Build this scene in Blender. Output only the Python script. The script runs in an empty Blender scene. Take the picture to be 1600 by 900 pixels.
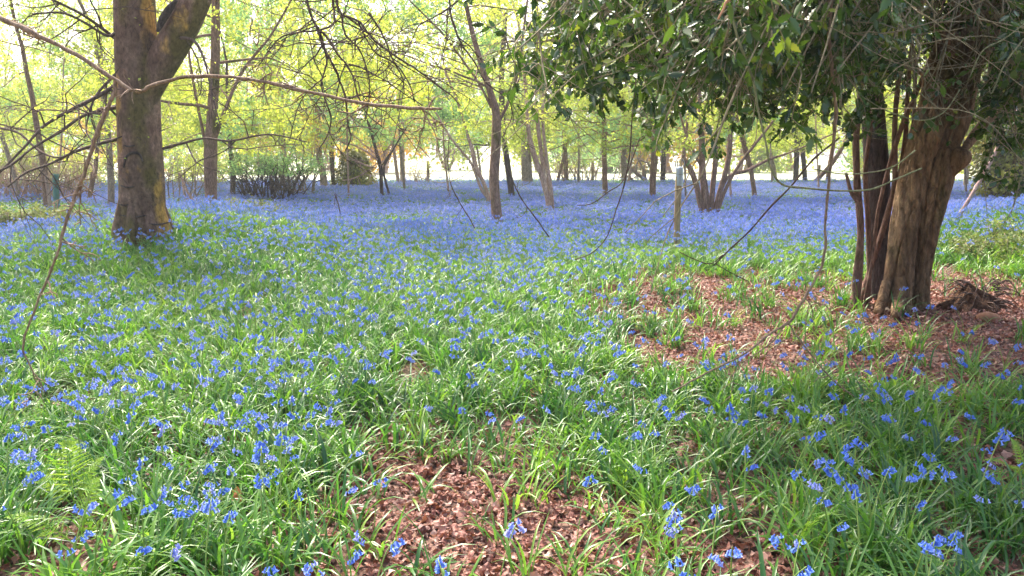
import bpy, math, random
import numpy as np
from mathutils import Vector

# ------------------------------------------------------------------ camera, sky, sun, exposure
C = bpy.context.scene.collection
SC = bpy.context.scene
F = 1232.0
HZ = 245.0
PITCH = math.atan((450 - HZ) / F)
CAMH = 1.5
cam_d = bpy.data.cameras.new('camera')
cam_d.sensor_width = 36.0
cam_d.lens = 36.0 * F / 1600.0
cam_d.clip_start = 0.05
cam_d.clip_end = 3000
cam = bpy.data.objects.new('camera', cam_d)
C.objects.link(cam)
cam.location = (0, 0, CAMH)
cam.rotation_euler = (math.pi / 2 - PITCH, 0, 0)
SC.camera = cam

SUN_EL, SUN_AZ = math.radians(53), math.radians(-28)     # azimuth measured from +Y towards +X
world = bpy.data.worlds.new("World")
SC.world = world
world.use_nodes = True
wn = world.node_tree
sky = wn.nodes.new('ShaderNodeTexSky')
sky.sky_type = 'NISHITA'
sky.sun_disc = False
sky.sun_elevation = SUN_EL
sky.sun_rotation = SUN_AZ % (2 * math.pi)
sky.air_density = 1.0
sky.dust_density = 6.0
sky.ozone_density = 1.0
bg = wn.nodes['Background']
bg.inputs['Strength'].default_value = 0.15
wn.links.new(sky.outputs[0], bg.inputs['Color'])
sun_d = bpy.data.lights.new('sun', 'SUN')
sun_d.energy = 2.4
sun_d.angle = math.radians(8)
sun_d.color = (1.0, 0.94, 0.84)
sun = bpy.data.objects.new('sun', sun_d)
C.objects.link(sun)
sd = Vector((math.sin(SUN_AZ) * math.cos(SUN_EL), math.cos(SUN_AZ) * math.cos(SUN_EL), math.sin(SUN_EL)))
sun.rotation_euler = sd.to_track_quat('Z', 'Y').to_euler()
sun.location = sd * 60
SC.view_settings.view_transform = 'Standard'
SC.view_settings.look = 'None'
SC.view_settings.exposure = 1.78
SC.view_settings.gamma = 1.0
SC.view_settings.use_curve_mapping = False
SC.render.engine = 'CYCLES'
cy = SC.cycles
cy.max_bounces = 8
cy.diffuse_bounces = 4
cy.glossy_bounces = 2
cy.transmission_bounces = 4
cy.transparent_max_bounces = 4
cy.caustics_reflective = False
cy.caustics_refractive = False
cy.use_denoising = True

rs = np.random.RandomState(7)
random.seed(7)

# ------------------------------------------------------------------ terrain and projection
def n2(x, y, s=1.0, seed=0):
    """smooth pseudo noise, about -1..1"""
    r = np.random.RandomState(100 + seed)
    v = 0
    for k in range(7):
        a = r.uniform(0, math.pi)
        fq = s * r.uniform(0.6, 1.7)
        v = v + np.sin((np.cos(a) * x + np.sin(a) * y) * fq + r.uniform(0, 6.28))
    return v / 3.2

def gh(x, y):
    x = np.asarray(x, float); y = np.asarray(y, float)
    fade = np.clip(1 - (y - 26) / 14, 0, 1)
    h = 0.035 * n2(x, y, 1.1, 3) * fade
    h = h + 0.5 * np.exp(-(((x + 4.9) / 2.3) ** 2 + ((y - 12.2) / 2.2) ** 2))     # low mound before the beech
    h = h + 0.62 * np.exp(-(((x - 8.2) / 2.0) ** 2 + ((y - 11.0) / 2.6) ** 2))     # bank by the holly
    h = h + 0.06 * np.exp(-(((x - 4.0) / 1.6) ** 2 + ((y - 7.8) / 1.2) ** 2))
    d0 = np.clip((np.hypot(x, y)) / 2.0, 0, 1)
    return h * d0

def ray(px, py):
    cx, cyy = (px - 800) / F, -(py - 450) / F
    c, s = math.cos(PITCH), math.sin(PITCH)
    return np.array([cx, c + cyy * s, -s + cyy * c])

def at(px, py, Y):
    d = ray(px, py)
    return np.array([0, 0, CAMH]) + d * (Y / d[1])

def ground_at(px, py):
    d = ray(px, py)
    t = 0.5
    while t < 90:
        p = np.array([0, 0, CAMH]) + d * t
        if p[2] <= gh(p[0], p[1]):
            return np.array([p[0], p[1], float(gh(p[0], p[1]))])
        t += 0.02 + t * 0.002
    return p

def project(x, y, z):
    c, s = math.cos(PITCH), math.sin(PITCH)
    zz = z - CAMH
    dep = y * c - zz * s
    up = y * s + zz * c
    dep = np.where(dep < 0.01, 0.01, dep)
    return 800 + F * x / dep, 450 - F * up / dep

def blob(px, py, cx, cyy, rx, ry, p=1.0):
    return np.exp(-((((px - cx) / rx) ** 2 + ((py - cyy) / ry) ** 2)) ** p)

def litter_map(x, y):
    """1 where bare dead leaves cover the ground"""
    px, py = project(x, y, gh(x, y))
    wob = 0.35 * n2(x, y, 2.6, 11) + 0.22 * n2(x, y, 6.5, 12)
    m = 2.6 * blob(px, py, 1325, 510, 350, 82, 2) + 2.4 * blob(px, py, 1590, 545, 270, 78, 2) + 1.5 * blob(px, py, 1090, 460, 215, 42, 2)
    m = m + 1.0 * blob(px, py, 690, 940, 360, 185, 2) + 0.5 * blob(px, py, 1150, 905, 190, 80, 2)
    m = m + 0.4 * blob(px, py, 620, 720, 90, 80, 2) + 0.45 * blob(px, py, 590, 392, 60, 10, 2)
    m = m + 0.45 * blob(px, py, 340, 575, 40, 16, 2) + 0.4 * blob(px, py, 1320, 630, 50, 18, 2) + 0.4 * blob(px, py, 250, 690, 120, 30, 2)
    return np.clip(m * 1.15 + wob * np.clip(m * 3, 0.35, 1) * 0.8, 0, 1)

def flower_map(x, y):
    """relative density of bluebell heads"""
    px, py = project(x, y, gh(x, y))
    far = np.clip((455 - py) / 85, 0, 1)
    v = 0.29 + 0.71 * far + 0.10 * blob(px, py, 800, 450, 500, 60, 1)
    v = v + 0.16 * blob(px, py, 180, 800, 330, 170, 2) + 0.08 * blob(px, py, 1300, 720, 320, 170, 2) - 0.10 * blob(px, py, 720, 780, 260, 140, 2)
    v = v - 0.22 * blob(px, py, 270, 430, 200, 34, 2) - 0.8 * blob(px, py, 620, 362, 170, 11, 1) - 0.45 * blob(px, py, 450, 378, 120, 9, 1) - 0.55 * blob(px, py, 260, 392, 120, 10, 1)
    v = v - 0.35 * blob(px, py, 1000, 395, 200, 14, 1) - 1.3 * blob(px, py, 50, 352, 150, 28, 2) - 0.5 * blob(px, py, 400, 345, 60, 10, 2) - 0.6 * blob(px, py, 1540, 420, 100, 40, 1)
    clump = 0.62 + 0.5 * n2(x, y, 5.0, 21) + 0.35 * n2(x, y, 0.9, 22)
    v = v * np.clip(clump, 0.10, 1.6) * (1 - far * 0.6) + far * 0.6 * v
    v = v * (1 - 0.74 * litter_map(x, y) * (1 - 0.5 * far))
    return np.clip(v, 0, 1.3)

# ------------------------------------------------------------------ tagging and mesh helpers
def tag(o, label=None, cat=None, group=None, kind=None):
    if label: o['label'] = label
    if cat: o['category'] = cat
    if group: o['group'] = group
    if kind: o['kind'] = kind
    return o

def empty(name, loc, label=None, cat=None, group=None):
    o = bpy.data.objects.new(name, None)
    o.empty_display_size = 0.2
    C.objects.link(o)
    o.location = [float(v) for v in loc]
    return tag(o, label, cat, group)

class MB:
    def __init__(self):
        self.v, self.q, self.t, self.r, self.n = [], [], [], [], 0
    def add(self, V, Q=None, T=None, rnd=0.5):
        V = np.asarray(V, float).reshape(-1, 3)
        self.v.append(V)
        self.r.append(np.broadcast_to(np.asarray(rnd, float), (len(V),)).copy())
        if Q is not None and len(Q): self.q.append(np.asarray(Q, int).reshape(-1, 4) + self.n)
        if T is not None and len(T): self.t.append(np.asarray(T, int).reshape(-1, 3) + self.n)
        self.n += len(V)
    def mesh(self, name, mat, org=(0, 0, 0), smooth=True):
        V = np.concatenate(self.v) - np.asarray(org, float)
        me = bpy.data.meshes.new(name)
        Q = np.concatenate(self.q) if self.q else np.zeros((0, 4), int)
        T = np.concatenate(self.t) if self.t else np.zeros((0, 3), int)
        nf = len(Q) + len(T)
        me.vertices.add(len(V)); me.vertices.foreach_set('co', V.astype(np.float32).ravel())
        idx = np.concatenate([Q.ravel(), T.ravel()]).astype(np.int32)
        me.loops.add(len(idx)); me.loops.foreach_set('vertex_index', idx)
        me.polygons.add(nf)
        st = np.concatenate([np.arange(len(Q)) * 4, len(Q) * 4 + np.arange(len(T)) * 3]).astype(np.int32)
        me.polygons.foreach_set('loop_start', st)
        me.polygons.foreach_set('use_smooth', np.full(nf, smooth))
        a = me.attributes.new('rnd', 'FLOAT', 'POINT')
        a.data.foreach_set('value', np.concatenate(self.r).astype(np.float32))
        me.update(calc_edges=True)
        me.materials.append(mat)
        return me
    def build(self, name, mat, parent=None, org=None, smooth=True):
        """parent given: the vertices are world points and become local to the parent's base"""
        if org is None:
            org = tuple(parent.matrix_basis.translation) if parent is not None else (0, 0, 0)
        o = bpy.data.objects.new(name, self.mesh(name, mat, org, smooth))
        C.objects.link(o)
        if parent is not None: o.parent = parent
        return o

def tube(mb, P, R, n=6, rough=0.0, seed=0, rnd=0.5, cap=True, flute=0.0, fk=3, crease=0.0):
    P = np.asarray(P, float); R = np.asarray(R, float)
    m = len(P)
    T = np.gradient(P, axis=0)
    T /= np.linalg.norm(T, axis=1)[:, None] + 1e-9
    ref = np.array([1.0, 0, 0]) if abs(T[0][0]) < 0.8 else np.array([0, 1.0, 0])
    u = ref - T[0] * ref.dot(T[0]); u /= np.linalg.norm(u)
    U = np.zeros((m, 3))
    for i in range(m):
        u = u - T[i] * u.dot(T[i]); u /= np.linalg.norm(u) + 1e-9
        U[i] = u
    Wv = np.cross(T, U)
    ang = np.arange(n) * 2 * math.pi / n
    rr = np.repeat(R[:, None], n, 1)
    if rough or flute:
        L = np.concatenate([[0], np.cumsum(np.linalg.norm(np.diff(P, axis=0), axis=1))])
        A, LL = np.meshgrid(ang, L)
        x, y = np.cos(A) * 1.0, np.sin(A) * 1.0
        k = 1.0 / max(R.max(), 1e-4) * 0.35
        nz = n2(x * 2.2 + LL * k * 0.3, y * 2.2 + LL * k, 1.0, seed) + 0.5 * n2(x * 5 + LL * k * 2, y * 5 - LL * k * 2.2, 1.0, seed + 1)
        rr = rr * (1 + rough * nz + flute * np.cos(fk * A + seed + 0.5 * np.sin(LL * 1.1)))
    if crease:
        L = np.concatenate([[0], np.cumsum(np.linalg.norm(np.diff(P, axis=0), axis=1))]); A, LL = np.meshgrid(ang, L)
        c_ = n2(np.cos(A) * 3.2 + LL * 0.9, np.sin(A) * 3.2 + LL * 1.6, 1.0, seed + 7); d_ = n2(np.cos(A) * 6 + LL * 5, np.sin(A) * 6 - LL * 7, 1.0, seed + 8)
        rr = rr * (1 - crease * np.exp(-(c_ / 0.16) ** 2) - 0.5 * crease * np.exp(-(d_ / 0.14) ** 2) + 0.25 * crease * d_)
    V = P[:, None] + rr[..., None] * (np.cos(ang)[None, :, None] * U[:, None] + np.sin(ang)[None, :, None] * Wv[:, None])
    i = np.arange(m - 1)[:, None] * n; j = np.arange(n)[None, :]; j2 = (j + 1) % n
    Q = np.stack([i + j, i + j2, i + n + j2, i + n + j], -1).reshape(-1, 4)
    V = V.reshape(-1, 3)
    if cap:
        tipi = len(V)
        V = np.vstack([V, P[-1] + T[-1] * R[-1] * 0.4])
        b = (m - 1) * n
        Tt = [[b + a, b + (a + 1) % n, tipi] for a in range(n)]
        mb.add(V, Q, Tt, rnd)
    else:
        mb.add(V, Q, None, rnd)

def spline(P, k=6):
    """Catmull-Rom through P (any dimension)"""
    P = np.asarray(P, float)
    if len(P) < 3:
        t = np.linspace(0, 1, k + 1)[:, None]
        return P[0] * (1 - t) + P[-1] * t
    Q = np.vstack([2 * P[0] - P[1], P, 2 * P[-1] - P[-2]])
    out = []
    for i in range(1, len(Q) - 2):
        a, b, c, d = Q[i - 1], Q[i], Q[i + 1], Q[i + 2]
        for t in np.arange(k) / k:
            out.append(0.5 * (2 * b + (c - a) * t + (2 * a - 5 * b + 4 * c - d) * t * t + (3 * b - a - 3 * c + d) * t ** 3))
    out.append(P[-1])
    return np.array(out)

def pxpath(pts, Y, dY=0.0, k=6):
    """pts: (px, py, width px[, extra distance]); returns points and radii at distance Y"""
    P, R = [], []
    for i, p in enumerate(pts):
        yy = Y + (p[3] if len(p) > 3 else dY * i)
        P.append(at(p[0], p[1], yy)); R.append(p[2] / 2 * yy / F * 0.9)
    S = spline(np.column_stack([P, R]), k)
    return S[:, :3], np.maximum(S[:, 3], 0.0012)

def rot_frames(along, normal):
    a = along / (np.linalg.norm(along, axis=1)[:, None] + 1e-9)
    n = normal - a * (a * normal).sum(1)[:, None]
    n /= np.linalg.norm(n, axis=1)[:, None] + 1e-9
    s = np.cross(a, n)
    return np.stack([s, a, n], axis=2)

def stamp(mb, tv, tq, pos, frames, size, rnd, tt=None):
    """copy a small template (side, along, normal axes) to every position"""
    tv = np.asarray(tv, float); N, k = len(pos), len(tv)
    V = np.einsum('nij,kj->nki', frames, tv) * np.asarray(size).reshape(-1, 1, 1) + pos[:, None]
    off = (np.arange(N) * k)[:, None, None]
    Q = (np.asarray(tq)[None] + off).reshape(-1, 4) if tq is not None else None
    T = (np.asarray(tt)[None] + off).reshape(-1, 3) if tt is not None else None
    mb.add(V.reshape(-1, 3), Q, T, np.repeat(rnd, k))

# leaf templates: x side, y along, z normal; unit length
LEAF4 = ([[0, 0, 0], [0.36, 0.45, 0.07], [0, 1, -0.04], [-0.36, 0.45, 0.07]], [[0, 1, 2, 3]])
LEAF6 = ([[0, 0, 0], [0.33, 0.3, 0.06], [0.30, 0.66, 0.03], [0, 1, -0.10], [-0.30, 0.66, 0.03], [-0.33, 0.3, 0.06], [0, 0.5, 0]],
         [[0, 1, 2, 6], [6, 2, 3, 4], [0, 6, 4, 5]])
def holly_leaf():
    rows = 11
    V, Q = [], []
    for i in range(rows):
        t = i / (rows - 1)
        w = 0.24 * math.sin(math.pi * min(1, t ** 0.85)) + 0.005
        sp = 1.0 if i % 2 == 1 else 0.66
        w *= sp if 0 < i < rows - 1 else 1
        z = -0.16 * (t - 0.4) ** 2
        e = 0.05 * (1 if i % 2 else -0.4)
        V += [[-w, t, z + e + 0.02], [0, t, z - 0.03], [w, t, z + e * 0.8 + 0.02]]
        if i:
            b = (i - 1) * 3
            Q += [[b, b + 1, b + 4, b + 3], [b + 1, b + 2, b + 5, b + 4]]
    return V, Q
HOLLY = holly_leaf()

# ------------------------------------------------------------------ materials
def nodes_of(name):
    m = bpy.data.materials.new(name); m.use_nodes = True
    nt = m.node_tree
    return m, nt, nt.nodes, nt.links, nt.nodes['Principled BSDF'], nt.nodes['Material Output']

def ramp(N, stops):
    r = N.new('ShaderNodeValToRGB')
    e = r.color_ramp.elements
    while len(e) < len(stops): e.new(0.5)
    for el, (p, c) in zip(e, stops):
        el.position = p; el.color = (*c, 1)
    return r

def leaf_mat(name, cols, trans=0.45, rough=0.5, spec=0.4, tcol=1.4, attr='rnd', use_obj=False, nscale=0.0, warm=1.05):
    m, nt, N, L, P, out = nodes_of(name)
    r = ramp(N, [(i / max(1, len(cols) - 1), c) for i, c in enumerate(cols)])
    if use_obj:
        oi = N.new('ShaderNodeObjectInfo')
        at_ = N.new('ShaderNodeAttribute'); at_.attribute_name = attr
        mx = N.new('ShaderNodeMath'); mx.operation = 'MULTIPLY_ADD'
        L.new(oi.outputs['Random'], mx.inputs[0]); mx.inputs[1].default_value = 0.6
        m2 = N.new('ShaderNodeMath'); m2.operation = 'MULTIPLY'
        L.new(at_.outputs['Fac'], m2.inputs[0]); m2.inputs[1].default_value = 0.4
        L.new(m2.outputs[0], mx.inputs[2])
        src = mx.outputs[0]
    else:
        at_ = N.new('ShaderNodeAttribute'); at_.attribute_name = attr
        src = at_.outputs['Fac']
    if nscale:
        geo = N.new('ShaderNodeNewGeometry')
        nz = N.new('ShaderNodeTexNoise'); nz.inputs['Scale'].default_value = nscale
        L.new(geo.outputs['Position'], nz.inputs['Vector'])
        ad = N.new('ShaderNodeMath'); ad.operation = 'MULTIPLY_ADD'
        L.new(nz.outputs['Fac'], ad.inputs[0]); ad.inputs[1].default_value = 0.9
        sb = N.new('ShaderNodeMath'); sb.operation = 'SUBTRACT'; L.new(src, sb.inputs[0]); sb.inputs[1].default_value = 0.45
        L.new(sb.outputs[0], ad.inputs[2]); src = ad.outputs[0]
    L.new(src, r.inputs[0])
    L.new(r.outputs[0], P.inputs['Base Color'])
    P.inputs['Roughness'].default_value = rough
    P.inputs['Specular IOR Level'].default_value = spec
    if trans:
        tb = N.new('ShaderNodeBsdfTranslucent')
        g = N.new('ShaderNodeMix'); g.data_type = 'RGBA'; g.blend_type = 'MULTIPLY'; g.inputs['Factor'].default_value = 1
        L.new(r.outputs[0], g.inputs['A']); g.inputs['B'].default_value = (tcol * warm, tcol, tcol * (1.6 - warm), 1)
        L.new(g.outputs['Result'], tb.inputs['Color'])
        mix = N.new('ShaderNodeMixShader'); mix.inputs[0].default_value = trans
        L.new(P.outputs[0], mix.inputs[1]); L.new(tb.outputs[0], mix.inputs[2]); L.new(mix.outputs[0], out.inputs['Surface'])
    return m

def bark_mat(name, c1, c2, moss=0.0, mosscol=(0.09, 0.085, 0.015), scale=6.0, bump=0.6, stretch=0.25, patch=None, crack=0.22, dark_tone=None):
    m, nt, N, L, P, out = nodes_of(name)
    tc = N.new('ShaderNodeTexCoord'); mp = N.new('ShaderNodeMapping')
    L.new(tc.outputs['Object'], mp.inputs['Vector']); mp.inputs['Scale'].default_value = (1, 1, stretch)
    nz = N.new('ShaderNodeTexNoise'); nz.inputs['Scale'].default_value = scale; nz.inputs['Detail'].default_value = 8; nz.inputs['Roughness'].default_value = 0.65
    L.new(mp.outputs[0], nz.inputs['Vector'])
    r = ramp(N, [(0.3, c1), (0.5, tuple((a + b) / 2 for a, b in zip(c1, c2))), (0.68, c2)])
    L.new(nz.outputs['Fac'], r.inputs[0])
    col = r.outputs[0]
    def over(col, sc, lo, hi, cc, amt, seed):
        z = N.new('ShaderNodeTexNoise'); z.inputs['Scale'].default_value = sc; z.inputs['Detail'].default_value = 5
        mp2 = N.new('ShaderNodeMapping'); mp2.inputs['Location'].default_value = (seed, seed * 2, 0); mp2.inputs['Scale'].default_value = (1, 1, 0.6)
        L.new(tc.outputs['Object'], mp2.inputs['Vector']); L.new(mp2.outputs[0], z.inputs['Vector'])
        mr = N.new('ShaderNodeMapRange'); mr.inputs['From Min'].default_value = lo; mr.inputs['From Max'].default_value = hi; mr.inputs['To Max'].default_value = amt
        L.new(z.outputs['Fac'], mr.inputs['Value'])
        mx = N.new('ShaderNodeMix'); mx.data_type = 'RGBA'
        L.new(mr.outputs[0], mx.inputs['Factor']); L.new(col, mx.inputs['A']); mx.inputs['B'].default_value = (*cc, 1)
        return mx.outputs['Result']
    if dark_tone: col = over(col, 1.1, 0.47, 0.56, dark_tone, 0.55, 5.7)  # broad darker blotches spread by noise
    if moss: col = over(col, 2.2, 0.62 - 0.25 * moss, 0.72 - 0.2 * moss, mosscol, 0.85, 3.3)
    if patch: col = over(col, 2.6, 0.58, 0.66, patch, 0.75, 9.1)  # warm sunlight painted into the bark colour as blotches
    L.new(col, P.inputs['Base Color'])
    P.inputs['Roughness'].default_value = 0.85
    P.inputs['Specular IOR Level'].default_value = 0.25
    b = N.new('ShaderNodeBump'); b.inputs['Strength'].default_value = bump; b.inputs['Distance'].default_value = 0.06
    fz = N.new('ShaderNodeTexNoise'); fz.inputs['Scale'].default_value = scale * 5; fz.inputs['Detail'].default_value = 6; fz.inputs['Roughness'].default_value = 0.7
    L.new(mp.outputs[0], fz.inputs['Vector'])
    vz = N.new('ShaderNodeTexVoronoi'); vz.feature = 'DISTANCE_TO_EDGE'; vz.inputs['Scale'].default_value = scale * 2.2
    dm = N.new('ShaderNodeVectorMath'); dm.operation = 'MULTIPLY_ADD'; dm.inputs[1].default_value = (0.12, 0.12, 0.12)
    L.new(nz.outputs['Color'], dm.inputs[0]); L.new(mp.outputs[0], dm.inputs[2]); L.new(dm.outputs[0], vz.inputs['Vector'])
    vr_ = N.new('ShaderNodeMapRange'); vr_.inputs['From Max'].default_value = 0.12; L.new(vz.outputs['Distance'], vr_.inputs['Value'])
    sm = N.new('ShaderNodeMath'); sm.operation = 'MULTIPLY_ADD'; L.new(fz.outputs['Fac'], sm.inputs[0]); sm.inputs[1].default_value = 0.7; L.new(nz.outputs['Fac'], sm.inputs[2])
    s2 = N.new('ShaderNodeMath'); s2.operation = 'MULTIPLY_ADD'; L.new(vr_.outputs[0], s2.inputs[0]); s2.inputs[1].default_value = crack; L.new(sm.outputs[0], s2.inputs[2])
    L.new(s2.outputs[0], b.inputs['Height']); L.new(b.outputs[0], P.inputs['Normal'])
    k1 = N.new('ShaderNodeMapRange'); k1.inputs['From Min'].default_value = 0.3; k1.inputs['From Max'].default_value = 0.7; k1.inputs['To Min'].default_value = 0.35; k1.inputs['To Max'].default_value = 1.55
    L.new(fz.outputs['Fac'], k1.inputs['Value'])
    k2 = N.new('ShaderNodeMapRange'); k2.inputs['To Min'].default_value = 1 - crack * 0.8; L.new(vr_.outputs[0], k2.inputs['Value'])
    k3 = N.new('ShaderNodeMath'); k3.operation = 'MULTIPLY'; L.new(k1.outputs[0], k3.inputs[0]); L.new(k2.outputs[0], k3.inputs[1])
    vm = N.new('ShaderNodeVectorMath'); vm.operation = 'SCALE'; L.new(col, vm.inputs[0]); L.new(k3.outputs[0], vm.inputs['Scale']); L.new(vm.outputs[0], P.inputs['Base Color'])
    return m

def plain(name, c, rough=0.6, metal=0.0, var=0.25, scale=8):
    m, nt, N, L, P, out = nodes_of(name)
    tc = N.new('ShaderNodeTexCoord'); nz = N.new('ShaderNodeTexNoise'); nz.inputs['Scale'].default_value = scale; nz.inputs['Detail'].default_value = 5
    L.new(tc.outputs['Object'], nz.inputs['Vector'])
    r = ramp(N, [(0.3, tuple(v * (1 - var) for v in c)), (0.7, tuple(min(1, v * (1 + var)) for v in c))])
    L.new(nz.outputs['Fac'], r.inputs[0]); L.new(r.outputs[0], P.inputs['Base Color'])
    P.inputs['Roughness'].default_value = rough; P.inputs['Metallic'].default_value = metal
    return m

M = {}
M['beech'] = bark_mat('beech bark', (0.12, 0.055, 0.034), (0.46, 0.28, 0.20), crack=0.12, moss=0.5, mosscol=(0.13, 0.10, 0.025), scale=5, bump=0.5, patch=(0.60, 0.33, 0.07), stretch=0.6, dark_tone=(0.07, 0.045, 0.03))  # amber patch colour: ochre moss plus sunlight painted on the bark
M['holly'] = bark_mat('holly bark', (0.20, 0.11, 0.055), (0.58, 0.38, 0.22), moss=0.2, mosscol=(0.11, 0.10, 0.03), scale=5, bump=1.0, stretch=0.4, crack=0.22, dark_tone=(0.12, 0.07, 0.04))
M['dark'] = bark_mat('dark bark', (0.06, 0.042, 0.038), (0.16, 0.12, 0.11), moss=0.15, scale=9, bump=0.9)
M['hazel'] = bark_mat('hazel bark', (0.17, 0.095, 0.07), (0.40, 0.25, 0.19), moss=0.2, scale=12, bump=0.6)
M['pink'] = bark_mat('pale bark', (0.34, 0.20, 0.16), (0.62, 0.43, 0.37), moss=0.1, scale=12, bump=0.5)
M['grey'] = bark_mat('grey bark', (0.22, 0.155, 0.13), (0.44, 0.34, 0.29), moss=0.2, scale=10, bump=0.5)
M['twig'] = bark_mat('twig bark', (0.07, 0.042, 0.035), (0.19, 0.13, 0.10), scale=20, bump=0.2)
M['palebranch'] = bark_mat('pale branch bark', (0.24, 0.15, 0.10), (0.42, 0.30, 0.20), scale=25, bump=0.3)
M['hollytwig'] = bark_mat('holly twig bark', (0.20, 0.155, 0.09), (0.42, 0.36, 0.22), scale=20, bump=0.2)
M['greenstem'] = bark_mat('green stem bark', (0.16, 0.17, 0.07), (0.33, 0.32, 0.17), scale=25, bump=0.2)
M['fresh'] = leaf_mat('fresh leaf', [(0.27, 0.36, 0.08), (0.44, 0.52, 0.12), (0.62, 0.64, 0.17)], trans=0.55, rough=0.6, spec=0.2, tcol=1.5)
M['mid'] = leaf_mat('mid leaf', [(0.20, 0.28, 0.07), (0.36, 0.45, 0.12), (0.55, 0.58, 0.17)], trans=0.5, rough=0.6, spec=0.2, tcol=1.5)
M['mint'] = leaf_mat('mint leaf', [(0.16, 0.32, 0.17), (0.30, 0.50, 0.26), (0.46, 0.60, 0.26)], trans=0.45, rough=0.6, spec=0.2, tcol=1.3)
M['amber'] = leaf_mat('amber leaf', [(0.30, 0.30, 0.04), (0.55, 0.40, 0.05), (0.65, 0.36, 0.08)], trans=0.5, rough=0.6, spec=0.2, tcol=1.3)
M['hollyleaf'] = leaf_mat('holly leaf', [(0.022, 0.055, 0.012), (0.05, 0.11, 0.018), (0.10, 0.18, 0.026), (0.30, 0.34, 0.045)], trans=0.28, rough=0.27, spec=0.8, tcol=1.8)
M['ivyleaf'] = leaf_mat('ivy leaf', [(0.07, 0.09, 0.015), (0.16, 0.18, 0.025), (0.34, 0.32, 0.05)], trans=0.25, rough=0.45, spec=0.4, tcol=1.4)
M['strap'] = leaf_mat('bluebell leaf', [(0.018, 0.08, 0.02), (0.06, 0.18, 0.032), (0.15, 0.31, 0.04), (0.28, 0.42, 0.06)], trans=0.38, rough=0.34, spec=0.75, tcol=1.5, warm=0.97, use_obj=True, nscale=0.5)
M['stem'] = leaf_mat('bluebell stem', [(0.16, 0.27, 0.05), (0.30, 0.38, 0.08)], trans=0, rough=0.5, use_obj=True)
M['bell'] = leaf_mat('bluebell petal', [(0.09, 0.19, 0.78), (0.18, 0.32, 0.92), (0.48, 0.47, 0.92)], trans=0.3, rough=0.55, spec=0.3, tcol=1.0, use_obj=True)
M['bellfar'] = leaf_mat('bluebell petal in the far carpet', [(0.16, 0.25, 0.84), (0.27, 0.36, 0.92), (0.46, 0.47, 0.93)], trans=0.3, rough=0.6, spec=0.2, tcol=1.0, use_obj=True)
M['dead'] = leaf_mat('dead leaf', [(0.05, 0.02, 0.015), (0.19, 0.07, 0.052), (0.38, 0.17, 0.125), (0.60, 0.42, 0.34)], trans=0.1, rough=0.55, spec=0.4, use_obj=True)
M['rust'] = leaf_mat('rusty dead leaf', [(0.55, 0.20, 0.08), (0.55, 0.20, 0.08)], trans=0.2, rough=0.6)
M['fern'] = leaf_mat('fern frond', [(0.18, 0.36, 0.05), (0.40, 0.55, 0.10)], trans=0.45, rough=0.5, tcol=1.4)
M['straw'] = leaf_mat('dead stalk', [(0.34, 0.21, 0.16), (0.56, 0.40, 0.31)], trans=0.0, rough=0.7)
M['bramble'] = leaf_mat('bramble leaf', [(0.09, 0.13, 0.04), (0.20, 0.26, 0.09), (0.34, 0.36, 0.16)], trans=0.35, rough=0.55)

def ground_material():
    m, nt, N, L, P, out = nodes_of('woodland soil')
    geo = N.new('ShaderNodeNewGeometry')
    vo = N.new('ShaderNodeTexVoronoi'); vo.inputs['Scale'].default_value = 26; vo.inputs['Randomness'].default_value = 1
    L.new(geo.outputs['Position'], vo.inputs['Vector'])
    sep = N.new('ShaderNodeSeparateColor'); L.new(vo.outputs['Color'], sep.inputs[0])
    r = ramp(N, [(0.0, (0.035, 0.02, 0.015)), (0.5, (0.11, 0.055, 0.04)), (1.0, (0.24, 0.14, 0.10))])
    L.new(sep.outputs[0], r.inputs[0])
    nz = N.new('ShaderNodeTexNoise'); nz.inputs['Scale'].default_value = 9; nz.inputs['Detail'].default_value = 8
    L.new(geo.outputs['Position'], nz.inputs['Vector'])
    g = ramp(N, [(0.3, (0.03, 0.06, 0.012)), (0.7, (0.10, 0.17, 0.03))]); L.new(nz.outputs['Fac'], g.inputs[0])
    a = N.new('ShaderNodeAttribute'); a.attribute_name = 'rnd'
    mx = N.new('ShaderNodeMix'); mx.data_type = 'RGBA'
    L.new(a.outputs['Fac'], mx.inputs['Factor']); L.new(g.outputs[0], mx.inputs['A']); L.new(r.outputs[0], mx.inputs['B'])
    L.new(mx.outputs['Result'], P.inputs['Base Color']); P.inputs['Roughness'].default_value = 0.9
    b = N.new('ShaderNodeBump'); b.inputs['Strength'].default_value = 0.8; b.inputs['Distance'].default_value = 0.02
    L.new(vo.outputs['Distance'], b.inputs['Height']); L.new(b.outputs[0], P.inputs['Normal'])
    return m

def field_material():
    m, nt, N, L, P, out = nodes_of('pasture')
    geo = N.new('ShaderNodeNewGeometry')
    nz = N.new('ShaderNodeTexNoise'); nz.inputs['Scale'].default_value = 0.35; nz.inputs['Detail'].default_value = 8
    L.new(geo.outputs['Position'], nz.inputs['Vector'])
    r = ramp(N, [(0.3, (0.46, 0.50, 0.30)), (0.7, (0.66, 0.66, 0.48))])
    L.new(nz.outputs['Fac'], r.inputs[0]); L.new(r.outputs[0], P.inputs['Base Color']); P.inputs['Roughness'].default_value = 0.9
    return m

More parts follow.
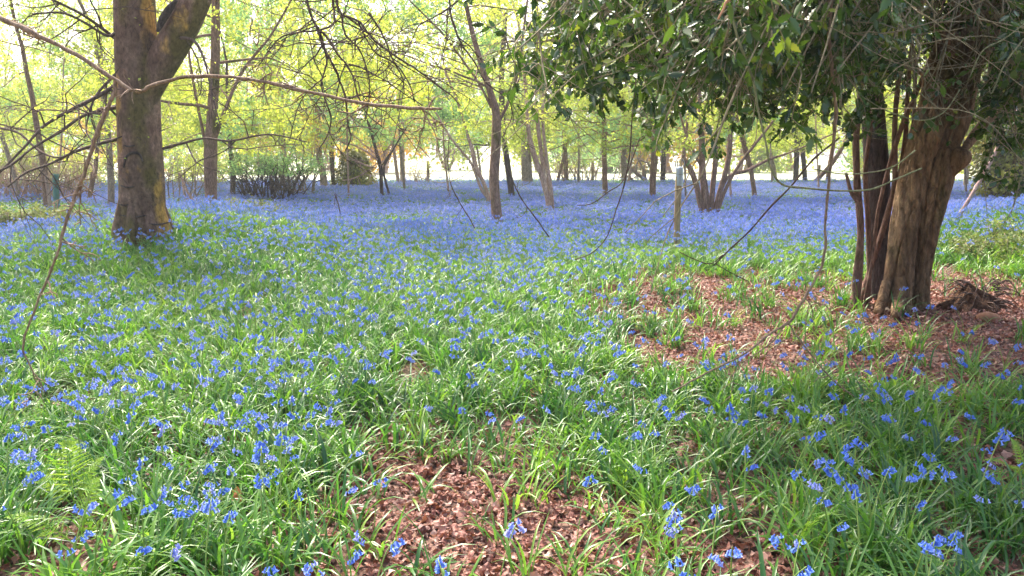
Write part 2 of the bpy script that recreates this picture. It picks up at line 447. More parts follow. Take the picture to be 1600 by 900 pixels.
# ------------------------------------------------------------------ ground sheet and field
FIELD_Y = 44.0
def warp_axis(lo, hi, n, k):
    t = np.linspace(-1, 1, n); s = np.sinh(t * k) / math.sinh(k)
    return np.where(s < 0, -s * lo, s * hi)
gx = warp_axis(-700, 700, 320, 6.2)
gy = np.concatenate([-warp_axis(-60, 60, 30, 3)[::-1][:14] * 1.0 - 0.0 if False else np.linspace(-60, -1, 14), np.linspace(0, 14, 150)[:-1], 14 + (np.sinh(np.linspace(0, 1, 110) * 5) / math.sinh(5)) * 1200])
X, Yg = np.meshgrid(gx, gy)
Z = gh(X, Yg)
ny, nx = X.shape
i = np.arange(ny - 1)[:, None] * nx; j = np.arange(nx - 1)[None]
Q = np.stack([i + j, i + j + 1, i + nx + j + 1, i + nx + j], -1).reshape(-1, 4)
lit = litter_map(X, Yg)
bare = np.clip(np.where(Yg < 11, 0.85, 0.35) + lit, 0, 1)
g = MB(); g.add(np.stack([X, Yg, Z], -1), Q, None, bare.ravel())
tag(g.build('ground', ground_material()), kind='structure')
fm = MB()
fx = np.linspace(-600, 600, 60); fy = np.concatenate([[FIELD_Y], np.linspace(FIELD_Y + 2, 900, 20)])
FX, FY = np.meshgrid(fx, fy); FZ = gh(FX, FY) + 0.006
FY = FY + np.where(FY == FIELD_Y, 0.6 * np.sin(FX * 0.7), 0)
ny, nx = FX.shape
i = np.arange(ny - 1)[:, None] * nx; j = np.arange(nx - 1)[None]
fm.add(np.stack([FX, FY, FZ], -1), np.stack([i + j, i + j + 1, i + nx + j + 1, i + nx + j], -1).reshape(-1, 4))
tag(fm.build('field', field_material()), kind='structure')

# ------------------------------------------------------------------ tree growing
def grow(mb, twigs, P0, D, L, R, lvl, rng, maxl=3, droop=0.05, wig=0.25, kids=(5, 5, 4), ratio=0.5, sides=(7, 5, 4, 3), rnd=0.5, spread=(35, 70)):
    n = max(4, int(4 + L * 2)) if lvl < maxl else 4
    P = [np.array(P0, float)]; d = np.array(D, float); d /= np.linalg.norm(d)
    for k in range(n):
        d = d + rng.normal(0, wig, 3) * 0.55 + np.array([0, 0, -droop])
        d /= np.linalg.norm(d)
        P.append(P[-1] + d * L / n)
    P = np.array(P); t = np.linspace(0, 1, n + 1)
    RR = R * (1 - 0.75 * t) + 0.0012
    tube(mb, P, RR, sides[min(lvl, 3)], rnd=rnd)
    if lvl >= maxl:
        twigs.append(P); return
    for k in range(kids[min(lvl, len(kids) - 1)]):
        tt = rng.uniform(0.25, 1.0); ii = min(n - 1, int(tt * n)); fr = tt * n - ii
        Q0 = P[ii] * (1 - fr) + P[ii + 1] * fr
        dd = P[ii + 1] - P[ii]; dd /= np.linalg.norm(dd)
        ax = rng.normal(0, 1, 3); ax -= dd * ax.dot(dd); ax /= np.linalg.norm(ax)
        a = math.radians(rng.uniform(*spread))
        grow(mb, twigs, Q0, dd * math.cos(a) + ax * math.sin(a), L * ratio * rng.uniform(0.7, 1.25) * (1.15 - 0.5 * tt), max(0.0015, R * (1 - 0.75 * tt) * 0.55), lvl + 1, rng, maxl, droop, wig, kids, ratio, sides, rnd, spread)

def leaves_on(mb, twigs, per, size, rng, tmpl=LEAF4, flat=0.7, jit=0.05, hue=0.0, zmin=None, drop=0.25):
    pos, al, rn = [], [], []
    for P in twigs:
        c = rng.uniform(-0.28, 0.28)
        k = max(1, int(rng.poisson(per)))
        t = rng.uniform(0.1, 1, k) * (len(P) - 1)
        ii = np.minimum(t.astype(int), len(P) - 2); fr = (t - ii)[:, None]
        p = P[ii] * (1 - fr) + P[ii + 1] * fr + rng.normal(0, jit, (k, 3))
        pos.append(p); al.append((P[ii + 1] - P[ii]) / (np.linalg.norm(P[ii + 1] - P[ii], axis=1)[:, None] + 1e-6) * 0.5 + rng.normal(0, 0.7, (k, 3)) - [0, 0, drop])
        rn.append(np.clip(0.5 + c + hue + rng.normal(0, 0.17, k), 0, 1))
    pos = np.concatenate(pos); al = np.concatenate(al); rn = np.concatenate(rn)
    if zmin is not None:
        ok = pos[:, 2] > zmin; pos, al, rn = pos[ok], al[ok], rn[ok]
    nrm = rng.normal(0, 1, pos.shape) * (1 - flat) + np.array([0, 0, 1]) * flat
    stamp(mb, tmpl[0], tmpl[1], pos, rot_frames(al, nrm), size * rng.uniform(0.6, 1.25, len(pos)), rn)
    return len(pos)

LEAFY = 1.6
def make_tree(name, label, cat, stems, bark, leafmat, seed, group=None, limbs=14, limb_len=2.2, lsize=0.06, per=14, hfrom=1.7, maxh=7.5,
              kids=(5, 5, 4), maxl=2, rise=0.35, rough=0.05, flare=0.25, sides=12, extra=None, hue=0.0, flat=0.6, zmin=1.55, tname='trunk', base=None, stem_bark=None):
    """stems: list of pixel paths [(px, py, w), ...]; the first point of the first one is the base on the ground"""
    rng = np.random.RandomState(seed)
    B = ground_at(stems[0][0][0], stems[0][0][1]) if base is None else np.array(base, float)
    Y = B[1]
    e = empty(name, B, label, cat, group)
    twigs = []
    lm = MB()
    allP = []
    for si, st in enumerate(stems):
        P, R = pxpath(st, Y, k=7)
        if si == 0 or abs(P[0][2] - B[2]) < 0.4:
            P[0][2] = min(P[0][2], float(gh(P[0][0], P[0][1]))) - 0.08
            hh = np.clip((P[:, 2] - B[2]) / 0.45, 0, 1)
            R = R * (1 + flare * (1 - hh) ** 2)
        # carry the stem on above the picture
        top = P[-1]; d = P[-1] - P[-3]; d /= np.linalg.norm(d)
        if top[2] < maxh * 0.8:
            q = [top]; dd = d.copy(); k = int((maxh * rng.uniform(0.75, 1) - top[2]) / 0.6) + 1
            for a in range(max(1, k)):
                dd = dd + rng.normal(0, 0.09, 3) + [0, 0, 0.06]; dd /= np.linalg.norm(dd)
                q.append(q[-1] + dd * 0.6)
            q = np.array(q[1:]); P = np.vstack([P, q]); R = np.concatenate([R, R[-1] * np.linspace(0.9, 0.25, len(q))])
        mb = MB() if si else lm
        tube(mb, P, R, sides, rough=rough, seed=seed + si, flute=0.03)
        allP.append((P, R, mb))
    for k in range(limbs):
        P, R, lmk = allP[rng.randint(len(allP))]
        zz = P[:, 2] - B[2]
        lo = hfrom; hi = zz.max()
        z = lo + (hi - lo) * rng.uniform(0, 1) ** 1.2
        ii = int(np.clip(np.searchsorted(zz, z), 1, len(P) - 1))
        a = rng.uniform(0, 2 * math.pi)
        grow(lmk, twigs, P[ii], (math.cos(a), math.sin(a), rise + rng.normal(0, 0.25)), limb_len * rng.uniform(0.6, 1.3), max(0.010, R[ii] * 0.34), 0, rng, maxl=maxl, kids=kids)
    if extra:
        for (pts, dY) in extra:
            P, R = pxpath(pts, Y + dY)
            tube(lm, P, R, 6, rough=0.05, seed=3)
            for k in range(5):
                ii = rng.randint(2, len(P) - 1)
                a = rng.uniform(0, 6.28)
                grow(lm, twigs, P[ii], (math.cos(a), 0.4 * math.sin(a), rng.normal(-0.1, 0.5)), rng.uniform(0.5, 1.2), R[ii] * 0.5, 1, rng, maxl=2, kids=kids)
    lm.build(tname, bark, e)
    for P, R, mb in allP[1:]: mb.build('stem', stem_bark or bark, e)
    if per > 0 and twigs:
        cm = MB(); leaves_on(cm, twigs, per * LEAFY, lsize * 1.2, rng, hue=hue, zmin=zmin, flat=flat, jit=0.07)
        cm.build('crown', leafmat, e, smooth=False)
    return e, twigs
#MARK_TREES
# ------------------------------------------------------------------ the big beech
beech, _ = make_tree('beech_tree', 'thick forked beech trunk with mossy bark and painted orange sunlight under the fork', 'tree',
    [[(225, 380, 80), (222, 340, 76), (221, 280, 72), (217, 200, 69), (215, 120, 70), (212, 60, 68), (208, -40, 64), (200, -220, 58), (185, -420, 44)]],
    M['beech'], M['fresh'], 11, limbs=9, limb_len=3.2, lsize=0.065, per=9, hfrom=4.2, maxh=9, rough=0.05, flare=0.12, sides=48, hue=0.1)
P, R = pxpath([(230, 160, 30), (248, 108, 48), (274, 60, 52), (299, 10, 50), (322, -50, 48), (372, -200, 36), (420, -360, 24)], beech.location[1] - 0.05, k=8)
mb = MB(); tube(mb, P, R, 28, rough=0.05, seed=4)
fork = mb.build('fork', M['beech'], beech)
# root swellings
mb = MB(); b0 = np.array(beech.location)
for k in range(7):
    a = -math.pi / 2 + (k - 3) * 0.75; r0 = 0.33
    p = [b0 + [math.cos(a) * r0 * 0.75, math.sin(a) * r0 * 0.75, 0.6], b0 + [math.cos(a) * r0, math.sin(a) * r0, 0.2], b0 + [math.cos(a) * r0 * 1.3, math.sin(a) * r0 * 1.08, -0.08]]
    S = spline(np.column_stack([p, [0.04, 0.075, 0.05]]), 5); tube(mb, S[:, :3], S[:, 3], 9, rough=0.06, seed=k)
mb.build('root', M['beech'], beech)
# bark scars: knot and horizontal creases
Yb = b0[1]; mb = MB()
p, r = pxpath([(193, 262, 3), (197, 246, 4), (207, 239, 5), (218, 241, 4), (223, 252, 3)], Yb - 0.30); tube(mb, p, r, 6, rough=0.1); mb.build('bark_scar', M['dark'], beech)
for (x0, x1, y) in ((184, 232, 336), (186, 214, 290), (190, 212, 226), (226, 262, 348), (183, 205, 318)):
    mb = MB(); p, r = pxpath([(x0, y, 2), ((x0 + x1) / 2, y + 3, 3.0), (x1, y, 2)], Yb - 0.30); p[:, 1] += 0.05 * ((np.linspace(-1, 1, len(p))) ** 2); tube(mb, p, r, 5); mb.build('bark_scar', M['dark'], beech)
mb = MB(); p, r = pxpath([(246, 50, 5), (254, 32, 11), (265, 14, 12), (276, 0, 6)], Yb - 0.27); tube(mb, p, r, 10, rough=0.2); mb.build('hollow_shade', M['dark'], beech)  # solid dark tube painting in the shade of the fork's hollow
# dark lower limbs reaching out to the sides
lm = MB(); tw = []; rr = np.random.RandomState(5)
Yb = beech.location[1]
dark_limbs = [
    [(182, 168, 7), (160, 172, 6), (128, 182, 5), (95, 205, 5), (50, 232, 4), (10, 262, 4), (-50, 280, 3)],
    [(184, 218, 6), (165, 222, 6), (120, 236, 5), (78, 256, 4), (40, 270, 3.5), (12, 292, 3)],
    [(184, 132, 8), (150, 152, 7), (118, 168, 6), (70, 196, 5), (36, 232, 4), (-30, 300, 3)],
    [(180, 60, 6), (140, 30, 5), (100, 8, 4), (60, -10, 4)],
    [(184, 112, 5), (150, 150, 4), (135, 196, 3), (140, 215, 2.5), (160, 240, 2)],
    [(255, 232, 6), (285, 224, 5), (320, 216, 4), (360, 220, 4), (420, 210, 3), (480, 222, 2)],
    [(270, 60, 6), (300, 62, 5), (318, 90, 4), (330, 140, 3), (345, 200, 2)],
    [(184, 46, 6), (168, 56, 5), (130, 34, 4), (96, 20, 4), (50, 22, 3)],
    [(0, 200, 5), (30, 208, 4), (62, 236, 4), (95, 246, 3), (130, 225, 2)],
]
for k, pts in enumerate(dark_limbs):
    p, r = pxpath(pts, Yb - 0.1, dY=-0.25); tube(lm, p, r, 6, rough=0.06, seed=k)
    for q in range(5):
        ii = rr.randint(3, len(p) - 1); a = rr.uniform(0, 6.28)
        grow(lm, tw, p[ii], (math.cos(a), 0.6 * math.sin(a), rr.normal(-0.25, 0.5)), rr.uniform(0.5, 1.3), r[ii] * 0.55, 1, rr, maxl=2, kids=(4, 4), wig=0.45)
lm.build('low_limbs', M['twig'], beech)
cm = MB(); leaves_on(cm, tw, 1.0, 0.05, rr, hue=0.0, zmin=1.4); cm.build('low_leaves', M['fresh'], beech, smooth=False)

# ------------------------------------------------------------------ the wood behind: each tree of its own
T = make_tree
T('hazel_tree', 'brown upright hazel trunk with a dense crown, just beyond the forked beech', 'tree',
  [[(331, 345, 21), (330, 300, 20), (329, 240, 22), (332, 180, 18), (336, 110, 16), (337, 30, 14), (338, -60, 12)],
   [(322, 230, 6), (314, 190, 5), (306, 150, 5), (296, 90, 4), (290, 20, 4)], [(336, 215, 8), (352, 170, 6), (380, 110, 5), (420, 60, 4)]],
  M['hazel'], M['fresh'], 21, limbs=22, limb_len=2.4, lsize=0.06, per=13, hfrom=2.0)
T('hazel_tree', 'rough brown trunk ringed by bluebells in the middle of the glade', 'tree',
  [[(780, 362, 19), (776, 330, 18), (772, 280, 17), (775, 230, 17), (776, 180, 15), (768, 150, 12), (752, 100, 9), (738, 50, 8), (722, -20, 6)],
   [(780, 190, 6), (794, 160, 5), (810, 110, 4), (818, 50, 4)], [(768, 168, 5), (748, 130, 4), (720, 90, 3.5), (690, 50, 3)]],
  M['hazel'], M['fresh'], 22, limbs=26, limb_len=2.5, lsize=0.055, per=12, hfrom=2.0)
T('slender_tree', 'thin dark straight trunk close behind the rough middle trunk', 'tree',
  [[(801, 318, 11), (797, 285, 11), (792, 250, 10), (786, 200, 10), (784, 120, 9), (790, 20, 8)]], M['dark'], M['mid'], 23, limbs=10, per=12)
T('pale_sapling', 'pale pinkish twin stems leaning left against the rough middle trunk', 'tree',
  [[(768, 330, 7), (764, 310, 7), (755, 285, 7), (744, 262, 8), (738, 235, 7), (732, 215, 5), (722, 180, 4)], [(764, 312, 5), (752, 295, 5), (736, 255, 4), (724, 240, 4)]],
  M['pink'], M['fresh'], 24, limbs=8, limb_len=1.4, per=8, hfrom=1.9, maxh=5, sides=8)
T('leaning_tree', 'pale pink trunk leaning left with three sunlit stems fanning up', 'tree',
  [[(862, 338, 11), (856, 310, 10), (846, 275, 9), (834, 240, 9), (826, 205, 7), (822, 150, 6), (815, 60, 5)],
   [(860, 335, 9), (852, 290, 8), (846, 240, 7), (840, 190, 7), (836, 120, 6), (838, 30, 5)], [(864, 334, 8), (860, 290, 7), (853, 240, 6), (848, 180, 5), (850, 90, 5)]],
  M['pink'], M['mid'], 25, limbs=14, limb_len=1.8, per=11, hfrom=2.1)
T('slim_tree', 'slim brown trunk with a straight bole standing alone in dense bluebells', 'tree',
  [[(946, 313, 9), (945, 280, 9), (944, 230, 9), (944, 190, 8), (940, 120, 7), (945, 30, 6)]], M['hazel'], M['mid'], 26, limbs=12, per=12)
T('slim_tree', 'darker straight trunk between the tangle of fallen limbs and the metal capped post', 'tree',
  [[(1020, 320, 11), (1020, 285, 11), (1023, 240, 12), (1024, 190, 11), (1026, 110, 9), (1024, 20, 8)]], M['hazel'], M['mid'], 27, limbs=12, per=12)
T('coppiced_hazel', 'clump of many stems splaying from one stool right beside the capped post', 'tree',
  [[(1102, 348, 12), (1094, 315, 11), (1087, 285, 10), (1078, 262, 9), (1068, 245, 7), (1072, 215, 5)],
   [(1106, 346, 11), (1101, 300, 12), (1097, 250, 11), (1096, 190, 9), (1090, 110, 7)],
   [(1110, 347, 9), (1113, 300, 9), (1118, 250, 9), (1122, 190, 8), (1128, 120, 6)],
   [(1113, 346, 9), (1124, 300, 8), (1138, 250, 9), (1142, 200, 8), (1150, 130, 6)],
   [(1116, 347, 7), (1132, 300, 6), (1152, 262, 6), (1176, 230, 5), (1200, 200, 4)],
   [(1108, 347, 6), (1106, 310, 6), (1100, 272, 5), (1085, 240, 4)],
   [(1115, 346, 6), (1122, 320, 6), (1128, 296, 5), (1140, 275, 6), (1168, 266, 6), (1200, 250, 5), (1230, 240, 3)]],
  M['hazel'], M['mid'], 28, limbs=16, limb_len=1.7, per=11, hfrom=1.9, sides=9)
T('bent_tree', 'single bent trunk curving down to the left in the carpet beyond the many stemmed clump', 'tree',
  [[(1180, 315, 9), (1178, 295, 8), (1173, 265, 8), (1166, 238, 9), (1160, 215, 8), (1148, 170, 7), (1140, 80, 5)]], M['hazel'], M['mid'], 29, limbs=10, per=12)
small = [
 ('forked_tree', 'dead forked little tree with bare pale twigs swept to one side', [[(598, 318, 6), (596, 290, 6), (595, 265, 7), (590, 245, 7), (586, 228, 5)], [(613, 321, 4), (607, 300, 4), (600, 272, 4), (602, 255, 3), (609, 243, 3)]], 'dark', None, 0),
 ('slender_tree', 'short dark trunk behind the green bush between beech and shrubbery', [[(363, 318, 9), (364, 290, 9), (363, 262, 8), (360, 235, 7), (356, 160, 5)]], 'dark', 'mid', 10),
 ('slender_tree', 'pinkish trunk closest beside the green plastic tree tube', [[(76, 338, 12), (72, 300, 12), (68, 262, 11), (62, 225, 10), (50, 150, 8)]], 'hazel', 'mid', 11),
 ('slender_tree', 'crooked narrow trunk between the tree tube and the beech', [[(138, 322, 8), (143, 290, 8), (149, 262, 8), (152, 235, 6), (160, 160, 5)]], 'hazel', 'fresh', 11),
 ('slender_tree', 'pale stout trunk tucked close behind the near side of the beech', [[(173, 336, 11), (174, 300, 11), (172, 262, 11), (170, 220, 10), (160, 130, 8)]], 'grey', 'mid', 11),
 ('slender_tree', 'thin trunk leaning right at the very edge of the wood beside brambles', [[(32, 320, 7), (24, 280, 7), (12, 240, 7), (-6, 180, 6), (-20, 80, 5)]], 'grey', 'mid', 13),
 ('mossy_tree', 'stout mossy trunk right beside the ivy clad stump', [[(507, 300, 13), (505, 275, 12), (500, 250, 11), (497, 210, 10), (495, 130, 9)]], 'grey', 'fresh', 12),
 ('slender_tree', 'narrower trunk squeezed between the mossy trunk and the ivy clad stump', [[(522, 299, 8), (520, 270, 8), (518, 235, 8), (521, 180, 7), (525, 90, 6)]], 'dark', 'mid', 10),
 ('twin_tree', 'grey brown pair of stems at the field edge past the dead forked tree', [[(630, 293, 9), (629, 270, 9), (628, 240, 9), (627, 190, 8), (630, 100, 7)], [(624, 293, 6), (620, 270, 6), (617, 245, 6), (610, 200, 5)]], 'pink', 'fresh', 13),
 ('field_edge_tree', 'leaning pair of thin trunks at the field edge between pink and slim trees', [[(882, 292, 8), (884, 270, 8), (883, 240, 8), (880, 190, 7), (878, 110, 6)], [(868, 292, 5), (875, 268, 5), (882, 240, 5)]], 'hazel', 'mid', 12),
 ('field_edge_tree', 'broad grey trunk at the field edge directly behind the leaning pink stems', [[(824, 293, 20), (823, 275, 19), (822, 250, 18), (822, 215, 17), (822, 140, 15)]], 'grey', 'mid', 12),
 ('field_edge_tree', 'mossy trunk at the field edge behind the fallen limb tangle', [[(976, 291, 10), (975, 270, 10), (974, 245, 10), (976, 200, 9), (975, 110, 8)]], 'grey', 'mid', 12),
 ('field_edge_tree', 'dark trunk at the field edge just past the straight darker trunk', [[(1036, 291, 9), (1036, 270, 9), (1037, 240, 9), (1040, 190, 8), (1042, 100, 7)]], 'dark', 'mid', 12),
 ('field_edge_tree', 'paired dark trunk nearer the clump on the sunny green verge', [[(1243, 290, 9), (1244, 265, 9), (1245, 235, 9), (1247, 180, 8), (1250, 90, 7)]], 'dark', 'mid', 12),
 ('field_edge_tree', 'paired dark trunk nearer the ivy stems on the sunny green verge', [[(1258, 290, 8), (1257, 265, 8), (1254, 235, 8), (1250, 190, 8), (1262, 90, 7)]], 'dark', 'mid', 12),
 ('field_edge_tree', 'pale trunk leaning left out of the verge past the bent tree', [[(1211, 288, 8), (1209, 265, 8), (1203, 240, 8), (1198, 200, 7), (1190, 110, 6)]], 'grey', 'mid', 12),
 ('field_edge_tree', 'trunk leaning steeply right from the verge near the ivy wrapped stems', [[(1268, 290, 8), (1282, 275, 8), (1300, 255, 8), (1315, 232, 7), (1335, 190, 6)]], 'hazel', 'mid', 11),
 ('field_edge_tree', 'slight trunk seen through the gap past the leaning one on the verge', [[(1292, 289, 6), (1294, 265, 6), (1300, 235, 6), (1306, 190, 5), (1312, 110, 4)]], 'hazel', 'mid', 10),
 ('field_edge_tree', 'slender grey trunk framed in the gap beside the holly trunk and sloping pole', [[(1508, 300, 8), (1510, 275, 8), (1513, 245, 8), (1516, 200, 7), (1520, 110, 6)]], 'grey', 'mid', 10),
 ('field_edge_tree', 'stocky trunk with low twigs behind the amber leaved shrub', [[(440, 300, 9), (442, 278, 9), (444, 250, 9), (440, 200, 8), (436, 110, 7)]], 'grey', 'amber', 14),
]
for k, (nm, lb, st, bk, lf, nl) in enumerate(small):
    T(nm, lb, 'tree', st, M[bk], M[lf or 'fresh'], 40 + k, limbs=nl + 3 if lf else 6, limb_len=1.9 if lf else 1.1, per=13 if lf else 0, hfrom=1.9 if lf else 1.0,
      lsize=0.07 if ground_at(st[0][0][0], st[0][0][1])[1] > 25 else 0.055, maxh=8 if lf else 3, sides=9, kids=(5, 5, 4) if lf else (4, 4, 4), zmin=1.75)
# pale bare twigs of the dead forked tree reach left
# scattered young trees and taller ones further off, filling the wood
fill = []
rr = np.random.RandomState(77)
where = ['near the bramble edge', 'past the green plastic tube', 'beyond the forked beech', 'behind the dark twiggy bush', 'above the ivy clad stump', 'beyond the dead forked tree',
         'past the open pale field gap', 'above the rough middle trunk', 'beyond the leaning pink stems', 'above the slim lone trunk', 'past the capped post', 'above the many stemmed clump',
         'past the bent tree', 'behind the ivy wrapped stems', 'beyond the holly trunk', 'past the mossy ivy mass']
for k in range(24):
    px = -60 + k * 75 + rr.uniform(-22, 22)
    d = rr.uniform(24, 41)
    x = (px - 800) / F * d
    B = np.array([x, d, float(gh(x, d))])
    bx, by = project(B[0], B[1], B[2])
    w = rr.uniform(3, 5)
    sway = rr.uniform(-12, 12)
    st = [[(float(bx), float(by), w), (float(bx) + sway * 0.4, float(by) - 35, w * 0.9), (float(bx) + sway, float(by) - 90, w * 0.8), (float(bx) + sway * 1.3, float(by) - 180, w * 0.6)]]
    kind = ['fresh', 'mid', 'mint', 'mint'][rr.randint(4)] if px < 1150 else ['mid', 'fresh'][k % 2]
    T('young_tree', 'leafy %s green young tree %s' % ({'fresh': 'yellow', 'mid': 'grassy', 'mint': 'bluish'}[kind], where[k * 2 // 3] + ('' if k % 3 else ', the slighter of two')), 'tree', st, M['grey' if k % 2 else 'pink'], M[kind], 300 + k,
      group='young trees through the wood', limbs=26, limb_len=2.9, lsize=0.085, per=11, hfrom=1.7, maxh=8.5, sides=6, kids=(5, 5, 3), base=B, zmin=1.9)
# hedgerow trees on the far side of the field
rr = np.random.RandomState(78)
mats = ['mid', 'fresh', 'mint', 'mid']
names = ['behind the brambles', 'past the tree tube', 'left of the beech fork', 'beyond the hazel trunk', 'past the dark bush', 'past the mossy stump', 'past the twin stems', 'past the open field gap',
         'behind the rough middle trunk', 'past the pink stems', 'past the lone slim trunk', 'past the straight dark trunk', 'past the capped post', 'past the bent tree', 'past the paired verge trunks',
         'past the holly stems', 'past the holly trunk', 'past the mossy mass']
for k in range(18):
    px = -120 + k * 105 + rr.uniform(-20, 20); d = rr.uniform(74, 90)
    x = (px - 800) / F * d
    e = empty('hedgerow_tree', (x, d, 0), 'hazy %s tree across the pale field, %s' % (['bushy green', 'rounded yellowish', 'broad pale', 'tangled brownish'][k % 4], names[k]), 'tree', 'trees across the field')
    tr = MB(); tw = []
    for q in range(4):
        tube(tr, spline([[x + rr.normal(0, .2), d, -0.1], [x + rr.normal(0, .4), d, 2], [x + rr.normal(0, 1.5), d + rr.normal(0, 1), 6]], 3), np.linspace(0.22, 0.1, 7), 5)
    for q in range(30):
        a = rr.uniform(0, 6.28)
        grow(tr, tw, (x + rr.normal(0, .6), d + rr.normal(0, .5), rr.uniform(0.8, 8)), (math.cos(a), math.sin(a), rr.uniform(-0.1, 0.8)), rr.uniform(3, 5.5), 0.07, 0, rr, maxl=1, kids=(7,))
    tr.build('trunk', M['pink'], e)
    cm = MB(); leaves_on(cm, tw, 26, 0.42, rr, jit=0.45, hue=0.1 if k % 2 else -0.15); cm.build('crown', M[mats[k % 4]] if k % 4 != 3 else M['amber'], e, smooth=False)

# ------------------------------------------------------------------ bushes, stump and brambles
def bush(name, label, cat, px, py, wpx, hpx, bark, leafmat, seed, stems=16, per=10, lsize=0.05, leaf_from=0.5, depth=1.0, group=None, lean=0.4, hue=0.0, kids=(5, 4)):
    rng = np.random.RandomState(seed)
    B = ground_at(px, py); Y = B[1]; k = Y / F
    e = empty(name, B, label, cat, group)
    s = MB(); tw = []
    W2, Hh = wpx * k / 2, hpx * k
    for q in range(stems):
        o = np.array([rng.uniform(-0.6, 0.6) * W2, rng.uniform(-.5, .5) * depth, 0])
        p0 = B + o; p0[2] = float(gh(p0[0], p0[1])) - 0.03
        grow(s, tw, p0, (o[0] / max(W2, .1) * lean + rng.normal(0, .15), rng.normal(0, .25), 1), Hh * rng.uniform(0.75, 1.1), max(0.006, 0.012 * Hh), 0, rng, maxl=2, kids=kids, droop=0.03, ratio=0.42)
    s.build('stems', bark, e)
    if per:
        cm = MB(); leaves_on(cm, tw, per, lsize, rng, zmin=B[2] + Hh * leaf_from, hue=hue)
        cm.build('foliage', leafmat, e, smooth=False)
    return e
bush('dark_bush', 'dense bush of dark bare stems under a bluish green leafy top', 'bush', 418, 320, 130, 84, M['dark'], M['mint'], 501, stems=60, per=10, leaf_from=0.55, lsize=0.06)
bush('amber_shrub', 'shrub with amber and yellow young leaves over the dark bush', 'bush', 462, 312, 110, 118, M['grey'], M['amber'], 502, stems=14, per=8, leaf_from=0.55, lsize=0.055)
bush('young_shrub', 'pale grey twiggy shrub low beside the beech on its sunny side', 'bush', 292, 322, 60, 90, M['grey'], M['fresh'], 503, stems=10, per=5, leaf_from=0.5, lsize=0.05)
bush('brushwood', 'low tangle of bare pinkish scrub beyond the tree tube', 'bush', 60, 318, 220, 78, M['pink'], M['bramble'], 504, stems=90, per=1.6, leaf_from=0.1, lsize=0.05)
bush('bramble_patch', 'low grey green bramble patch between wood edge and mound', 'bramble', 40, 372, 230, 46, M['straw'], M['bramble'], 505, stems=90, per=4, leaf_from=0.0, lsize=0.06, lean=1.2)
bush('bramble_patch', 'pale low bramble thicket between hazel trunk and dark bush', 'bramble', 395, 350, 110, 34, M['straw'], M['bramble'], 506, stems=34, per=4, leaf_from=0.0, lsize=0.06, lean=1.2)
bush('bank_bramble', 'sunlit brambles trailing over the bank beside the holly tree', 'bramble', 1560, 400, 130, 40, M['straw'], M['bramble'], 507, stems=30, per=6, leaf_from=0.0, lsize=0.045, lean=1.2, hue=-0.1)
bush('rush_tuft', 'dark green rush tuft standing upright amid the bluebells', 'rush', 405, 368, 26, 24, M['mid'], M['mid'], 508, stems=60, per=0, lean=0.6, kids=(0, 0))
bush('dead_shrub', 'bare twiggy scrub at the field edge beside twin stems', 'bush', 655, 294, 60, 50, M['pink'], M['fresh'], 509, stems=12, per=2, lsize=0.06)
bush('brushwood', 'leafless bristling scrub at the field edge behind the slim trunks', 'bush', 900, 291, 90, 55, M['pink'], M['fresh'], 510, stems=18, per=2, lsize=0.07)
bush('hawthorn_bush', 'fresh green bush at the field edge behind the slim lone trunk', 'bush', 925, 288, 170, 78, M['grey'], M['mint'], 511, stems=24, per=12, lsize=0.09, leaf_from=0.35, depth=3)

